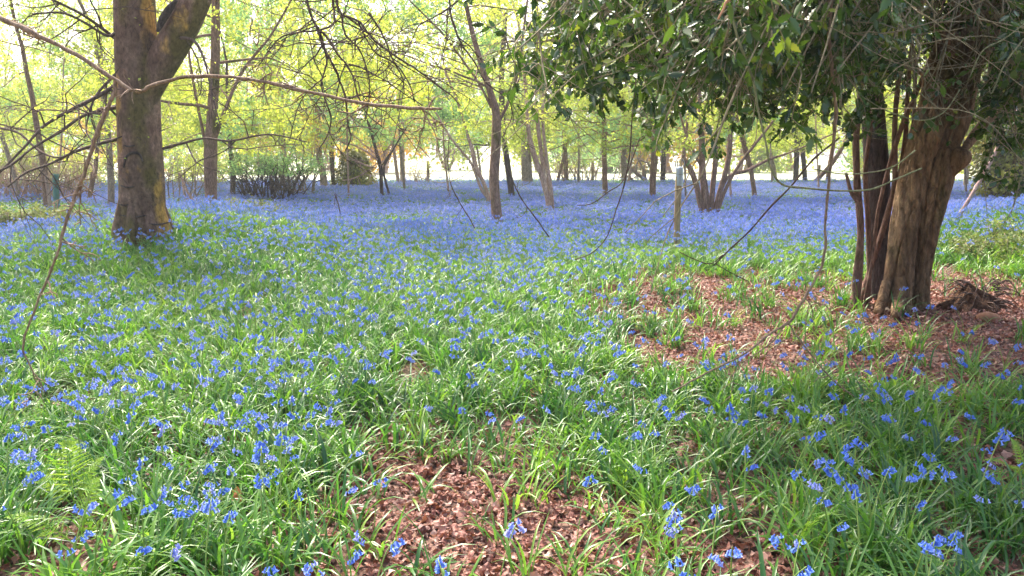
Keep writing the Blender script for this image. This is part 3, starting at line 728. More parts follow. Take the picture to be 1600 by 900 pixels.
for k_, (px_, py_, w_, h_, mt, lb) in enumerate([(-10, 296, 130, 70, 'mid', 'pale green shrub low at the edge behind the bramble patch'), (120, 296, 120, 62, 'fresh', 'yellowish low shrub behind the tree tube'),
        (235, 294, 110, 74, 'mint', 'bluish green low shrub hidden partly by the beech'), (318, 296, 110, 66, 'mid', 'grassy green low shrub behind the hazel trunk'), (1400, 292, 150, 64, 'fresh', 'low yellowish shrub glimpsed between the rope like stems')]):
    bush('low_shrub', lb, 'bush', px_, py_, w_, h_, M['pink'], M[mt], 520 + k_, stems=26, per=11, lsize=0.085, leaf_from=0.1, depth=2.5)
def leafy_mass(name, label, cat, px, py, wpx, hpx, leafmat, seed, n=9000, lsize=0.06, top=0.45, depth=None, extra_trunk=None, core=M['dark']):
    rng = np.random.RandomState(seed)
    B = ground_at(px, py); k = B[1] / F
    e = empty(name, B, label, cat)
    W2, Hh = wpx * k / 2, hpx * k; D2 = depth or W2
    u = rng.uniform(0, 1, n) ** 0.8; a = rng.uniform(0, 2 * math.pi, n)
    prof = (1 - (1 - top) * u ** 1.3) * np.where(u > 0.93, 0.6, 1)
    lump = 1 + 0.16 * n2(np.cos(a) * 3 + u * 5, np.sin(a) * 3 + u * 3, 1.3, seed)
    rad = prof * lump * rng.uniform(0.72, 1.08, n) * (1 + 0.15 * n2(a * 4, u * 9, 1.5, seed + 4))
    pos = np.stack([np.cos(a) * W2 * rad, np.sin(a) * D2 * rad, u * Hh * (1 + 0.06 * np.sin(a * 3))], 1) + B
    al = np.stack([np.cos(a), np.sin(a), -0.9 + 0 * a], 1) + rng.normal(0, .5, (n, 3))
    nr = np.stack([np.cos(a), np.sin(a), 0.5 + 0 * a], 1) + rng.normal(0, .5, (n, 3))
    cl = 0.45 + 0.30 * n2(pos[:, 0] * 2, pos[:, 2] * 2 + pos[:, 1], 1.6, seed + 1) + rng.normal(0, .13, n)
    cm = MB(); stamp(cm, *LEAF4, pos, rot_frames(al, nr), lsize * rng.uniform(.6, 1.2, n), np.clip(cl, 0, 1))
    cm.build('foliage', leafmat, e, smooth=False)
    c = MB(); z = np.linspace(-0.1, Hh * 0.92, 9); tube(c, np.stack([B[0] + 0 * z, B[1] + 0 * z, B[2] + z], 1), W2 * 0.7 * (1 - (1 - top) * (np.linspace(0, 1, 9)) ** 1.3), 20, rough=0.12, seed=seed)
    c.build('trunk', core, e)
    return e
leafy_mass('ivy_stump', 'squat dark stump clad in ivy and brown twigs at the field edge', 'stump', 556, 299, 64, 62, M['ivyleaf'], 601, n=6000, lsize=0.10, top=0.45)
leafy_mass('ivy_covered_tree', 'ragged mass of mossy yellow green ivy foliage beyond the bank', 'tree', 1588, 318, 118, 250, M['ivyleaf'], 602, n=15000, lsize=0.13, top=0.9)

# ------------------------------------------------------------------ holly tree
Hb = ground_at(1408, 486); HY = Hb[1]
holly = empty('holly_tree', Hb, 'old holly with a fluted double trunk leaning over bare litter under dark glossy leaves', 'tree')
mb = MB()
for si, pts in enumerate([[(1400, 492, 60, 0), (1400, 470, 52, 0), (1404, 440, 48, 0), (1408, 400, 47, 0), (1414, 350, 46, 0), (1424, 300, 46, 0), (1435, 250, 48, 0), (1450, 200, 52, 0), (1466, 150, 56, 0.1), (1480, 100, 60, 0.1), (1496, 50, 62, 0.2), (1510, 0, 58, 0.3), (1530, -80, 50, 0.4), (1560, -220, 38, 0.6)],
                          [(1432, 490, 46, 0.03), (1434, 460, 38, 0.02), (1439, 420, 38, 0.0), (1447, 370, 42, -0.03), (1458, 320, 46, -0.05), (1468, 280, 48, -0.06), (1474, 245, 48, -0.03), (1488, 200, 44, 0.05), (1500, 160, 46, 0.12), (1512, 110, 44, 0.2), (1522, 60, 36, 0.3)]]):
    P, R = pxpath(pts, HY, k=18); P[0, 2] = -0.1
    tube(mb, P, R, 96, crease=0.2, rough=0.11, seed=60 + si, flute=0.09, fk=3)
mb.build('trunk', M['holly'], holly)
mb = MB()
for pts in ([(1480, 262, 40, -.05), (1496, 248, 38, -.12), (1506, 240, 30, -.18)], ):
    P, R = pxpath(pts, HY, k=5); tube(mb, P, R, 20, rough=0.12, seed=9)
mb.build('cut_stub', M['holly'], holly)
mb = MB()
for pts in ([(1385, 440, 16, -.05), (1378, 470, 18, -.12), (1372, 489, 17, -.2)], [(1405, 470, 26, -.1), (1402, 485, 22, -.28), (1398, 492, 12, -.45)], [(1442, 470, 20, -.02), (1452, 486, 15, -.1), (1470, 496, 9, -.2)], [(1388, 466, 12, .1), (1365, 478, 9, .1), (1345, 484, 6, .1)]):
    P, R = pxpath(pts, HY, k=5); tube(mb, P, R, 14, rough=0.08, seed=13)
mb.build('root', M['holly'], holly)
stub = MB(); P, R = pxpath([(1503, 240, 9, -.2), (1515, 222, 16, .02), (1532, 200, 18, 0.1), (1552, 182, 17, .2), (1590, 150, 15, .3), (1640, 90, 12, .4)], HY); tube(stub, P, R, 14, rough=0.06)
for pts in ([(1532, 90, 26, .25), (1545, 60, 34, .3), (1548, 20, 30, .35), (1560, -60, 26, .4)], [(1492, 90, 10, -.1), (1478, 60, 8, -.2), (1455, 40, 8, -.3), (1400, 60, 6, -.4)], [(1488, 140, 9, 0), (1430, 110, 7, -.2), (1370, 90, 6, -.4), (1300, 70, 5, -.8)]):
    P, R = pxpath(pts, HY); tube(stub, P, R, 10, rough=0.06)
stub.build('limb', M['holly'], holly)
# crown: long thin branches from the trunk towards every side, drooping at their ends
hr = np.random.RandomState(91)
hb_ = MB(); twigs_near, twigs_far = [], []
targets = []
for k in range(54):      # towards the camera and to the left
    px = hr.uniform(800, 1330); yy = hr.uniform(2.9, 5.4)
    low = 150 + 55 * np.clip((px - 800) / 250, 0, 1)
    py = hr.uniform(-140, low - 30)
    targets.append(at(px, py, yy))
for k in range(74):      # the dense part round the trunk
    px = hr.uniform(1130, 1720); yy = hr.uniform(4.6, 9.5)
    py = hr.uniform(-230, 150)
    targets.append(at(px, py, yy))
for k in range(36):
    targets.append(at(hr.uniform(1490, 1760), hr.uniform(50, 270), hr.uniform(5.5, 9)))
for k in range(26):
    targets.append(at(hr.uniform(980, 1340), hr.uniform(60, 225), hr.uniform(5.2, 7.5)))
def screen_ok(P, soft=12):
    px, py = project(P[:, 0], P[:, 1], P[:, 2])
    low = np.interp(px, [700, 790, 900, 1000, 1150, 1300, 1340, 1520, 1600], [150, 205, 205, 235, 240, 235, 262, 275, 305])
    return py < low + hr.normal(0, soft, len(px))
for k, tg in enumerate(targets):
    z0 = hr.uniform(3.4, 5.6); s0 = np.array([Hb[0] + 0.12 * z0, Hb[1], z0])
    s0 = at(1440, 200, HY) + np.array([0.22, 0.0, 1.0]) * (z0 - 2.0) + [0, 0.18, 0]
    mid = (s0 + tg) / 2 + [hr.normal(0, .3), hr.normal(0, .3), 0.45 + hr.uniform(0, .4)]
    S = spline([s0, s0 * 0.6 + mid * 0.4 + hr.normal(0, .08, 3) + [0, 0, .1], mid, mid * 0.4 + tg * 0.6 + hr.normal(0, .1, 3) + [0, 0, 0.1], tg], 6)
    Ln = np.linalg.norm(tg - s0); near = tg[1] < 5
    tube(hb_, S, np.linspace(0.010 + 0.0028 * Ln, 0.0025, len(S)), 6, rough=0.05, seed=k % 5)
    nk = int((4 if near else 8) + Ln * (1.5 if near else 2.2))
    for q in range(nk):
        ii = hr.randint(int(len(S) * (0.45 if near else 0.25)), len(S))
        dd = S[min(ii, len(S) - 1)] - S[ii - 1]; dd /= np.linalg.norm(dd) + 1e-6
        tw = []
        v = dd * 0.8 + hr.normal(0, .6, 3) + [0, 0, -0.25]
        tm = MB(); grow(tm, tw, S[ii], v, hr.uniform(0.35, 0.8), 0.0042, 1, hr, maxl=2, kids=(3, 4), droop=0.08, wig=0.3, ratio=0.55)
        A_ = np.concatenate(tm.v)
        if not screen_ok(A_, 25).all() and hr.uniform() < 0.93: continue
        hb_.add(A_, np.concatenate(tm.q), np.concatenate([t_ + 0 for t_ in tm.t]))
        (twigs_near if near else twigs_far).extend(tw)
for k in range(95):     # fine bare shoots hanging through and just below the leaves
    px = hr.uniform(780, 1600); yy = hr.uniform(3.0, 7.5)
    p0 = at(px, hr.uniform(-60, 190), yy); L_ = hr.uniform(0.5, 1.5); sg = hr.choice([-1, 1])
    p1 = p0 + [sg * L_ * hr.uniform(.3, .9), hr.normal(0, .2), -L_ * hr.uniform(0, .5)]
    lowp = at(px, 272, yy)[2]
    md = (p0 + p1) / 2 + [hr.normal(0, .08), hr.normal(0, .08), hr.uniform(-.2, .15)]
    for q_ in (md, p1): q_[2] = max(q_[2], lowp)
    S = spline([p0, md, p1], 6); tube(hb_, S, np.linspace(0.0030, 0.0011, len(S)) * yy / 4.5, 4)
hb_.build('branches', M['hollytwig'], holly)
def holly_leaves(tws, per, size, tmpl, drop, nm, lo=None, flat=0.45):
    pos, al, rn = [], [], []
    for P in tws:
        k = max(1, int(hr.poisson(per))); t = hr.uniform(0, 1, k) * (len(P) - 1)
        ii = np.minimum(t.astype(int), len(P) - 2); fr = (t - ii)[:, None]
        pos.append(P[ii] * (1 - fr) + P[ii + 1] * fr + hr.normal(0, .008, (k, 3)))
        dd = P[ii + 1] - P[ii]; dd /= np.linalg.norm(dd, axis=1)[:, None] + 1e-6
        al.append(dd * 0.7 + hr.normal(0, .6, (k, 3)) + [0, 0, -drop]); rn.append(np.clip(0.33 + hr.normal(0, .17) + hr.normal(0, .13, k), 0, 1))
    pos, al, rn = np.concatenate(pos), np.concatenate(al), np.concatenate(rn)
    keep = screen_ok(pos) & (pos[:, 1] > 0.9)
    qx, qy = project(pos[:, 0], pos[:, 1], pos[:, 2])
    keep &= ~((np.abs(qx - (1478 - (qy - 100) * 0.28)) < 72) & (pos[:, 1] < HY + 0.1) & (qy > -60) & (hr.uniform(0, 1, len(qx)) < 0.90))
    pos, al, rn = pos[keep], al[keep], rn[keep]
    nr = hr.normal(0, 1, pos.shape) * (1 - flat) + np.array([0, 0, 1]) * flat
    cm = MB(); stamp(cm, *tmpl, pos, rot_frames(al, nr), size * hr.uniform(.6, 1.25, len(pos)), rn)
    cm.build(nm, M['hollyleaf'], holly, smooth=True); print(nm, len(pos))
holly_leaves(twigs_near, 9.5, 0.064, HOLLY, 0.45, 'near_foliage')
holly_leaves(twigs_far, 19, 0.050, LEAF6, 0.3, 'crown')

# the dark trunk behind the holly and its rope-like stems
T('ivy_wrapped_tree', 'dark grey rough trunk close behind the holly, wrapped in rope like stems', 'tree',
  [[(1378, 470, 36), (1376, 420, 34), (1373, 360, 37), (1370, 300, 41), (1368, 240, 39), (1364, 180, 37), (1358, 100, 34), (1350, 0, 31), (1345, -120, 26)],
   [(1338, 482, 11, -0.26), (1342, 430, 12, -0.26), (1345, 360, 12, -0.26), (1340, 290, 12, -0.26), (1338, 220, 11, -0.26), (1345, 140, 9, -0.26), (1350, 60, 8, -0.26)],
   [(1344, 486, 9, -0.20), (1352, 445, 9, -0.20), (1368, 395, 9, -0.20), (1388, 330, 10, -0.20), (1398, 280, 9, -0.20), (1398, 200, 9, -0.20), (1404, 120, 8, -0.20)],
   [(1356, 478, 7, -0.23), (1358, 420, 8, -0.23), (1356, 350, 8, -0.23), (1352, 270, 7, -0.23), (1360, 200, 7, -0.23)],
   [(1350, 474, 5, -0.26), (1364, 400, 6, -0.26), (1372, 330, 6, -0.26), (1392, 250, 8, -0.26), (1412, 190, 8, -0.26), (1430, 150, 7, -0.26)],
   [(1388, 440, 7, -0.20), (1392, 380, 8, -0.20), (1402, 300, 8, -0.20), (1414, 220, 8, -0.20), (1418, 150, 7, -0.20), (1425, 60, 6, -0.20)],
   [(1396, 420, 5, -0.23), (1402, 340, 6, -0.23), (1418, 260, 6, -0.23), (1428, 180, 6, -0.23), (1430, 90, 5, -0.23)],
   [(1322, 270, 5, -0.26), (1330, 300, 7, -0.26), (1343, 320, 8, -0.26), (1346, 350, 8, -0.26)],
   [(1400, 380, 4, -0.20), (1410, 300, 5, -0.20), (1416, 230, 6, -0.20), (1442, 150, 6, -0.20), (1460, 60, 5, -0.20)]],
  M['dark'], M['ivyleaf'], 700, limbs=8, limb_len=1.2, per=9, lsize=0.045, hfrom=2.1, maxh=6, rough=0.07, sides=16, flare=0.1, flat=0.3, stem_bark=M['hazel'])

# ------------------------------------------------------------------ loose branches reaching through the view
def loose(name, label, cat, paths, Y, bark, twn=0, seed=0, tl=0.3, rough=0.05, leaves=None, dY=0.0, sides=8, down=-0.2):
    rng = np.random.RandomState(seed)
    paths = [[(p[0], p[1], p[2] * 0.82) for p in q] for q in paths]
    P0, R0 = pxpath(paths[0], Y, dY)
    e = empty(name, P0[0], label, cat)
    for i_, pts in enumerate(paths):
        P, R = pxpath(pts, Y, dY); m_ = MB()
        kn = rng.normal(0, 1, (len(P), 3)); kn[:-1] += kn[1:] * 0.5
        if name not in ('arching_stem', 'sloping_pole', 'dark_stick'): P[1:-1] += kn[1:-1] * R[1:-1, None] * 0.22
        R = R * (1 + 0.13 * rng.normal(0, 1, len(R)).clip(-1.5, 2))
        tube(m_, P, R, sides, rough=rough, seed=seed + i_)
        tw = []
        for k in range(twn if i_ == 0 or len(paths) > 3 else twn // 2):
            ii = rng.randint(2, len(P) - 1)
            grow(m_, tw, P[ii], (rng.normal(0, 1), rng.normal(0, .5), rng.normal(down, .6)), tl * rng.uniform(.4, 1.2), max(0.0012, R[ii] * 0.5), 1, rng, maxl=2, kids=(2, 3), wig=0.4)
        m_.build('main_stem' if i_ == 0 else 'side_branch', bark, e)
        if leaves and tw:
            cm = MB(); leaves_on(cm, tw, leaves[1], leaves[2], rng, hue=0.15); cm.build('leaves', M[leaves[0]], e, smooth=False)
    return e
loose('hanging_branch', 'long bare brown branch crossing before the beech and drooping towards the ground', 'branch',
      [[(-60, 5, 10), (0, 28, 10), (60, 55, 9.5), (120, 87, 9), (170, 118, 8.5), (212, 143, 8), (240, 132, 7.5), (290, 121, 7.5), (350, 120, 7), (410, 127, 7), (480, 143, 7), (560, 160, 6.5), (640, 169, 6.5), (690, 170, 5)],
       [(182, 125, 9), (178, 145, 9), (163, 180, 9), (145, 230, 8), (130, 275, 7.5), (115, 315, 7), (98, 365, 6.5), (88, 400, 6), (70, 445, 5.5), (52, 490, 5), (36, 540, 4.5), (45, 568, 3.6), (58, 590, 3), (70, 612, 2.2)],
       [(120, 305, 3.5), (132, 298, 3), (140, 296, 2)], [(658, 169, 4), (664, 178, 3), (662, 190, 2.5)], [(405, 126, 3), (418, 117, 2.5), (428, 112, 2)]], 3.1, M['palebranch'], twn=7, seed=801, rough=0.09, tl=0.16)
loose('overhanging_twigs', 'dark bare branching twigs drooping from above the open glade', 'branch',
      [[(470, -30, 6.5), (485, 20, 6), (497, 48, 6), (505, 75, 5.5), (520, 100, 5), (530, 125, 4.5), (540, 155, 4), (543, 190, 3.5), (548, 215, 3), (540, 235, 2.5)],
       [(497, 45, 5), (512, 60, 4.5), (530, 88, 4), (548, 112, 4), (560, 150, 3.2), (575, 180, 2.6), (600, 200, 2)],
       [(500, 48, 4.5), (508, 80, 4), (510, 100, 3.6), (502, 130, 3.6), (508, 155, 3.6), (517, 185, 3.2), (512, 210, 2.6), (498, 235, 2)],
       [(520, -30, 5.5), (521, 10, 5), (522, 35, 4.5), (500, 47, 4), (470, 50, 3.2), (440, 58, 3), (420, 80, 2.6), (400, 110, 2)],
       [(524, -20, 5.5), (532, 20, 5), (560, 33, 4.4), (580, 58, 4), (600, 75, 4), (630, 95, 3.6), (660, 115, 3.2), (700, 145, 2.5), (720, 165, 2)],
       [(533, 22, 4.4), (540, 55, 4), (560, 75, 3.6), (575, 115, 3.2), (577, 150, 2.8), (570, 190, 2.4)],
       [(560, 35, 3.6), (575, 66, 3.2), (590, 85, 3), (618, 100, 3), (640, 132, 2.6), (648, 160, 2.2)],
       [(576, 20, 4.5), (590, 40, 4), (604, 68, 3.6), (612, 90, 3.2), (628, 120, 2.6), (632, 145, 2.2)],
       [(545, 100, 3.2), (565, 106, 3), (600, 125, 2.6), (630, 145, 2.4), (660, 165, 2.2)],
       [(510, 118, 3), (490, 135, 2.6), (475, 150, 2.4), (465, 170, 2.2), (458, 195, 2), (452, 220, 1.6)]], 5.4, M['twig'], twn=7, seed=802, tl=0.55)
loose('overhanging_twigs', 'thin dark twigs hanging high between the glade and the holly leaves', 'branch',
      [[(740, -20, 4), (705, 10, 3.6), (680, 26, 3.2), (655, 40, 2.8), (645, 60, 2)], [(700, -20, 4.5), (706, 30, 4), (722, 70, 3.6), (740, 95, 3.2), (760, 130, 2.6), (790, 150, 2.2)],
       [(790, 60, 3), (800, 90, 2.6), (812, 120, 2.6), (796, 150, 2.4), (800, 180, 2), (785, 215, 2)]], 6.0, M['twig'], twn=8, seed=803, tl=0.5)
loose('slender_branch', 'slender pale branch hanging before the holly and bending to the bluebells', 'branch',
      [[(1300, -30, 8), (1297, 20, 8), (1296, 60, 7.5), (1300, 120, 7), (1305, 170, 7), (1303, 215, 6.5), (1296, 280, 6), (1290, 340, 5.5), (1288, 400, 5.5), (1272, 440, 6), (1250, 475, 6), (1235, 500, 6), (1205, 520, 5), (1160, 555, 4.5), (1110, 580, 4), (1050, 612, 3.5)],
       [(1230, 502, 4), (1245, 525, 3.6), (1272, 560, 3.2), (1300, 592, 3), (1335, 620, 2.4)], [(1225, 510, 3.2), (1205, 535, 2.8), (1170, 562, 2.4), (1140, 590, 1.8)],
       [(1256, 466, 3), (1266, 475, 2.4), (1270, 490, 2), (1268, 500, 1.8)]], 3.9, M['palebranch'], twn=2, seed=804, tl=0.15, rough=0.1)
loose('dark_stick', 'straight dark bare stick slanting over the bluebells beside the capped post', 'branch',
      [[(1312, 215, 4.5), (1270, 250, 4.2), (1235, 292, 4), (1205, 322, 4), (1172, 360, 3.6), (1140, 390, 3.4), (1115, 415, 3)], [(1130, 398, 2.6), (1110, 412, 2.4), (1085, 405, 2.2), (1062, 394, 1.8)], [(1118, 412, 2.4), (1140, 425, 2), (1170, 440, 1.8)]], 5.5, M['twig'], seed=805)
loose('arching_stem', 'long smooth green stem arching low across the holly trunk', 'branch',
      [[(1142, 10, 5.5), (1150, 50, 5.5), (1164, 90, 5.5), (1178, 130, 5), (1184, 170, 5), (1196, 220, 4.6), (1204, 260, 4.4), (1222, 288, 4.2), (1262, 294, 4.2), (1310, 298, 4.2), (1360, 296, 4), (1400, 280, 3.8), (1440, 263, 3.4)],
       [(1430, 235, 3), (1400, 258, 3), (1370, 268, 3), (1320, 272, 2.6), (1270, 264, 2.4)]], 3.2, M['greenstem'], seed=806, rough=0.04)
loose('arching_stem', 'fine dark stem looping from the holly leaves down to the bluebells', 'branch',
      [[(995, 110, 3), (988, 180, 3), (984, 240, 3), (975, 290, 2.8), (962, 330, 2.6), (948, 370, 2.4), (925, 395, 2.2), (898, 406, 2)], [(1000, 215, 2.4), (975, 280, 2.2), (950, 300, 2), (925, 318, 2), (902, 321, 1.8)]], 4.2, M['twig'], seed=807)
loose('arching_stem', 'wiry pale stem curving in a U beneath the holly leaves', 'branch',
      [[(1360, 60, 4), (1410, 75, 3.6), (1440, 20, 3), (1425, 0, 3)], [(1345, 90, 3), (1365, 135, 3), (1390, 100, 3), (1415, 50, 3), (1425, 0, 3)], [(1280, 60, 3), (1330, 76, 3), (1400, 50, 3.4), (1450, 10, 4)],
       [(1345, 150, 2.4), (1390, 175, 2.4), (1440, 188, 2.4), (1475, 175, 2.4), (1500, 140, 2.2)], [(1600, 60, 3), (1570, 100, 3), (1550, 145, 3), (1545, 135, 2)], [(1515, 120, 2.6), (1535, 80, 2.6), (1570, 60, 2.6), (1610, 30, 2.6)]], 4.0, M['greenstem'], seed=808)
loose('leaning_sapling', 'thin bare sapling leaning over the blue carpet, nearer the open field gap', 'sapling', [[(742, 357, 2.6), (728, 332, 2.6), (712, 305, 2.4), (704, 285, 2.2), (700, 250, 2), (702, 215, 1.6)]], 11.6, M['twig'], twn=4, seed=809, tl=0.5)
loose('leaning_sapling', 'thin bare sapling leaning over the blue carpet, between rough trunk and pink stems', 'sapling', [[(858, 370, 3), (838, 342, 3), (818, 315, 2.6), (806, 295, 2.4), (798, 275, 2), (785, 250, 1.6)]], 11.2, M['twig'], twn=3, seed=810, tl=0.5)
loose('bare_sapling', 'short bare twig poking up from the flowers before the ivy clad stump', 'sapling', [[(535, 380, 2.6), (533, 350, 2.4), (530, 325, 2.2), (523, 303, 2)]], 13.2, M['twig'], twn=2, seed=811, tl=0.3)
g0 = ground_at(1478, 366)
loose('sloping_pole', 'pale bare pole propped at a slant beside the holly trunk', 'pole', [[(1478, 368, 9), (1500, 335, 9), (1523, 296, 8), (1540, 268, 8), (1560, 228, 7), (1590, 170, 5)]], g0[1], M['pink'], seed=812)
g0 = ground_at(310, 330)
loose('fallen_limb', 'short pale limb leaning in the flowers between beech and hazel trunk', 'branch', [[(313, 335, 6), (300, 312, 6), (288, 290, 5), (280, 270, 4)]], g0[1], M['pink'], twn=4, seed=813, tl=0.7)
g0 = ground_at(1010, 291)
loose('fallen_limbs', 'tangle of broken brown limbs lying beside the straight darker trunk', 'branch',
      [[(1012, 292, 6), (1005, 280, 7), (992, 268, 7), (980, 258, 6), (970, 250, 4)], [(1010, 290, 5), (1008, 272, 5), (1002, 258, 4), (996, 246, 3)], [(1004, 290, 5), (990, 282, 5), (978, 275, 4), (968, 278, 3)],
       [(1015, 284, 6), (1018, 268, 5), (1012, 255, 4), (1000, 250, 3)], [(998, 292, 4), (985, 276, 4), (986, 262, 3), (978, 246, 2)]], g0[1], M['grey'], twn=4, seed=814, tl=1.2)
g0 = ground_at(586, 318)
loose('swept_twigs', 'bare whitish branches swept outwards beneath young leaves over the ivy clad stump', 'branch',
      [[(590, 250, 4), (575, 238, 4), (555, 228, 3.6), (535, 222, 3.4), (520, 212, 3), (510, 198, 2.6)], [(588, 262, 3), (570, 258, 3), (550, 248, 2.6), (530, 235, 2.4), (515, 228, 2)], [(586, 240, 3), (565, 222, 3), (545, 205, 2.6), (530, 188, 2)],
       [(588, 256, 3), (573, 268, 2.6), (555, 278, 2.4), (535, 282, 2)], [(595, 245, 3), (606, 232, 3), (614, 220, 2.4)]], g0[1], M['pink'], twn=6, seed=815, tl=0.7)
g0 = ground_at(778, 480)
st = loose('dark_stick', 'small blackened stick lying on the leaves in the open middle of the glade', 'stick', [[(760, 484, 4), (775, 480, 5), (786, 474, 5), (797, 471, 4)]], g0[1] - 0.1, M['dark'], seed=816, rough=0.15)
loose('twig_stub', 'short orange brown broken twig end above the arching green stem', 'branch', [[(1146, -18, 6), (1136, 2, 6), (1122, 30, 4)]], 2.6, plain('orange bark', (0.5, 0.25, 0.12)), seed=817)
loose('fallen_twigs', 'thin bent twigs lying on the grassy mound before the beech', 'stick', [[(105, 430, 4), (120, 425, 4), (138, 430, 3), (155, 428, 2)], [(175, 440, 3), (200, 448, 3), (218, 435, 3), (232, 423, 2)]], ground_at(160, 435)[1] - 0.1, M['straw'], seed=818)

# ------------------------------------------------------------------ posts, tree tube and fence
Pb = ground_at(1057, 398)
post = empty('capped_post', Pb, 'round wooden stake with a metal sleeve on top standing amid bluebells', 'post')
m_ = MB(); P, R = pxpath([(1057, 402, 11), (1058, 350, 11), (1060, 290, 11.5), (1061, 266, 11)], Pb[1]); tube(m_, P, R, 16, rough=0.02); m_.build('stake', bark_mat('stake wood', (0.30, 0.19, 0.10), (0.52, 0.38, 0.23), scale=14, stretch=0.08, bump=0.3), post)
m_ = MB(); P, R = pxpath([(1061, 290, 13), (1061.5, 275, 13), (1062, 262, 13)], Pb[1]); tube(m_, P, R, 16); m_.build('metal_sleeve', plain('zinc sleeve', (0.42, 0.46, 0.50), 0.4, 0.7), post)
m_ = MB()
for a in range(5):
    P, R = pxpath([(1057 + a * 2.2, 264, 2), (1055 + a * 3.6, 255, 2), (1058 + a * 2, 248, 1.5)], Pb[1]); tube(m_, P, R, 5)
m_.build('wire_ends', plain('grey wire', (0.3, 0.3, 0.3), 0.4, 0.8), post)
Pb = ground_at(89, 340)
tt = empty('tree_tube', Pb, 'green plastic tree guard tube standing upright by a slanting stake', 'tree guard')
m_ = MB(); P, R = pxpath([(90, 344, 10), (88, 310, 10), (87, 273, 10)], Pb[1]); tube(m_, P, R, 18, cap=False)
R2 = R * 0.86; tube(m_, P, R2, 18, cap=False); m_.build('tube', plain('green plastic', (0.06, 0.16, 0.15), 0.45, var=0.15), tt)
m_ = MB(); P, R = pxpath([(87, 273.5, 10.8), (87, 271.8, 10.8)], Pb[1], k=2); tube(m_, P, R, 18, cap=False); tube(m_, P, R * 0.84, 18, cap=False); m_.build('rim', plain('light green plastic', (0.14, 0.26, 0.22), 0.45, var=0.1), tt)
m_ = MB(); P, R = pxpath([(80, 342, 6), (76, 305, 6), (72, 275, 5.5)], Pb[1] + 0.1); tube(m_, P, R, 8); m_.build('stake', M['pink'], tt)
fy_ = FIELD_Y - 0.8
fence = empty('field_fence', ((800 - 800) / F * fy_, fy_, 0), 'line of plain wooden posts and thin wire along the near edge of the pale field', 'fence')
fpx = [-380, -250, -120, 10, 130, 250, 370, 470, 570, 670, 770, 845, 925, 1003, 1030 + 60, 1170, 1275, 1345, 1430, 1530, 1650, 1780, 1900]
for k, px in enumerate(fpx):
    x = (px - 800) / F * fy_ / math.cos(0); m_ = MB(); hgt = 1.15 + 0.12 * math.sin(k * 2.3)
    tube(m_, spline([[x, fy_, -0.1], [x + 0.03 * math.sin(k), fy_, hgt]], 3), np.full(4, 0.085), 8, rough=0.03, seed=k)
    m_.build('fence_post', M['grey'], fence)
for z in (0.45, 0.75, 1.05):
    m_ = MB(); xs = np.linspace(-44, 44, 60); tube(m_, np.stack([xs, 0 * xs + fy_ - 0.09, z + 0.02 * np.sin(xs)], 1), np.full(60, 0.006), 4); m_.build('wire', plain('fence wire', (0.3, 0.3, 0.3), 0.4, 0.8), fence)

# rotten root stump and stones by the holly
rb = ground_at(1540, 488)
e = empty('root_stump', rb, 'crumbling reddish brown root stump heaped on the leaf litter', 'stump')
m_ = MB(); k_ = rb[1] / F
U, Vv = np.meshgrid(np.linspace(0, 2 * math.pi, 72, endpoint=False), np.linspace(0, 1, 26))
r_ = (1 - Vv ** 1.4) * (1 + 0.16 * n2(np.cos(U) * 3 + Vv * 4, np.sin(U) * 3, 1.5, 41) + 0.10 * n2(np.cos(U) * 9, np.sin(U) * 9 + Vv * 14, 1.4, 42))
hh = Vv * (46 * k_) * (1 + 0.12 * n2(np.cos(U) * 3, np.sin(U) * 3 + Vv * 6, 1.5, 43))
VX = rb[0] + np.cos(U) * r_ * 55 * k_ - 0.10 * Vv; VY = rb[1] + 0.15 + np.sin(U) * r_ * 34 * k_
ii = np.arange(25)[:, None] * 72; jj = np.arange(72)[None]; j2 = (jj + 1) % 72
m_.add(np.stack([VX, VY, rb[2] - 0.03 + hh], -1), np.stack([ii + jj, ii + j2, ii + 72 + j2, ii + 72 + jj], -1).reshape(-1, 4))
m_.build('stump_wood', bark_mat('rotten wood', (0.055, 0.03, 0.022), (0.34, 0.17, 0.09), scale=10, bump=1.0, stretch=1), e)
m_ = MB(); rr = np.random.RandomState(9)
for k in range(60):
    a = rr.uniform(0, 6.28); p0 = rb + [math.cos(a) * 0.14, 0.12 + math.sin(a) * 0.1, rr.uniform(0.05, 0.28)]
    P = spline([p0, p0 + [math.cos(a) * .1, math.sin(a) * .08, rr.uniform(-.03, .05)], p0 + [math.cos(a) * .22, math.sin(a) * .14, rr.uniform(-.12, .02)]], 3); tube(m_, P, np.linspace(0.008, 0.002, len(P)), 4)
m_.build('rootlets', M['twig'], e)
def stone(name, label, px, py, w, h, mat, seed, cat='stone'):
    b_ = ground_at(px, py); k_ = b_[1] / F; e_ = MB()
    U, Vv = np.meshgrid(np.linspace(0, 2 * math.pi, 24, endpoint=False), np.linspace(0.02, math.pi - 0.02, 14))
    r_ = 1 + 0.14 * n2(np.sin(Vv) * np.cos(U) * 2.2, np.sin(Vv) * np.sin(U) * 2.2 + np.cos(Vv) * 2, 1.2, seed)
    Vt = np.stack([np.sin(Vv) * np.cos(U) * r_ * w / 2 * k_, np.sin(Vv) * np.sin(U) * r_ * w / 2.4 * k_, np.cos(Vv) * r_ * h / 2 * k_], -1)
    ii = np.arange(13)[:, None] * 24; jj = np.arange(24)[None]; j2 = (jj + 1) % 24
    e_.add(Vt, np.stack([ii + jj, ii + 24 + jj, ii + 24 + j2, ii + j2], -1).reshape(-1, 4))
    o = e_.build(name, mat, None, org=(0, 0, 0)); o.location = (b_[0], b_[1], b_[2] + h * 0.22 * k_); tag(o, label, cat)
    return o
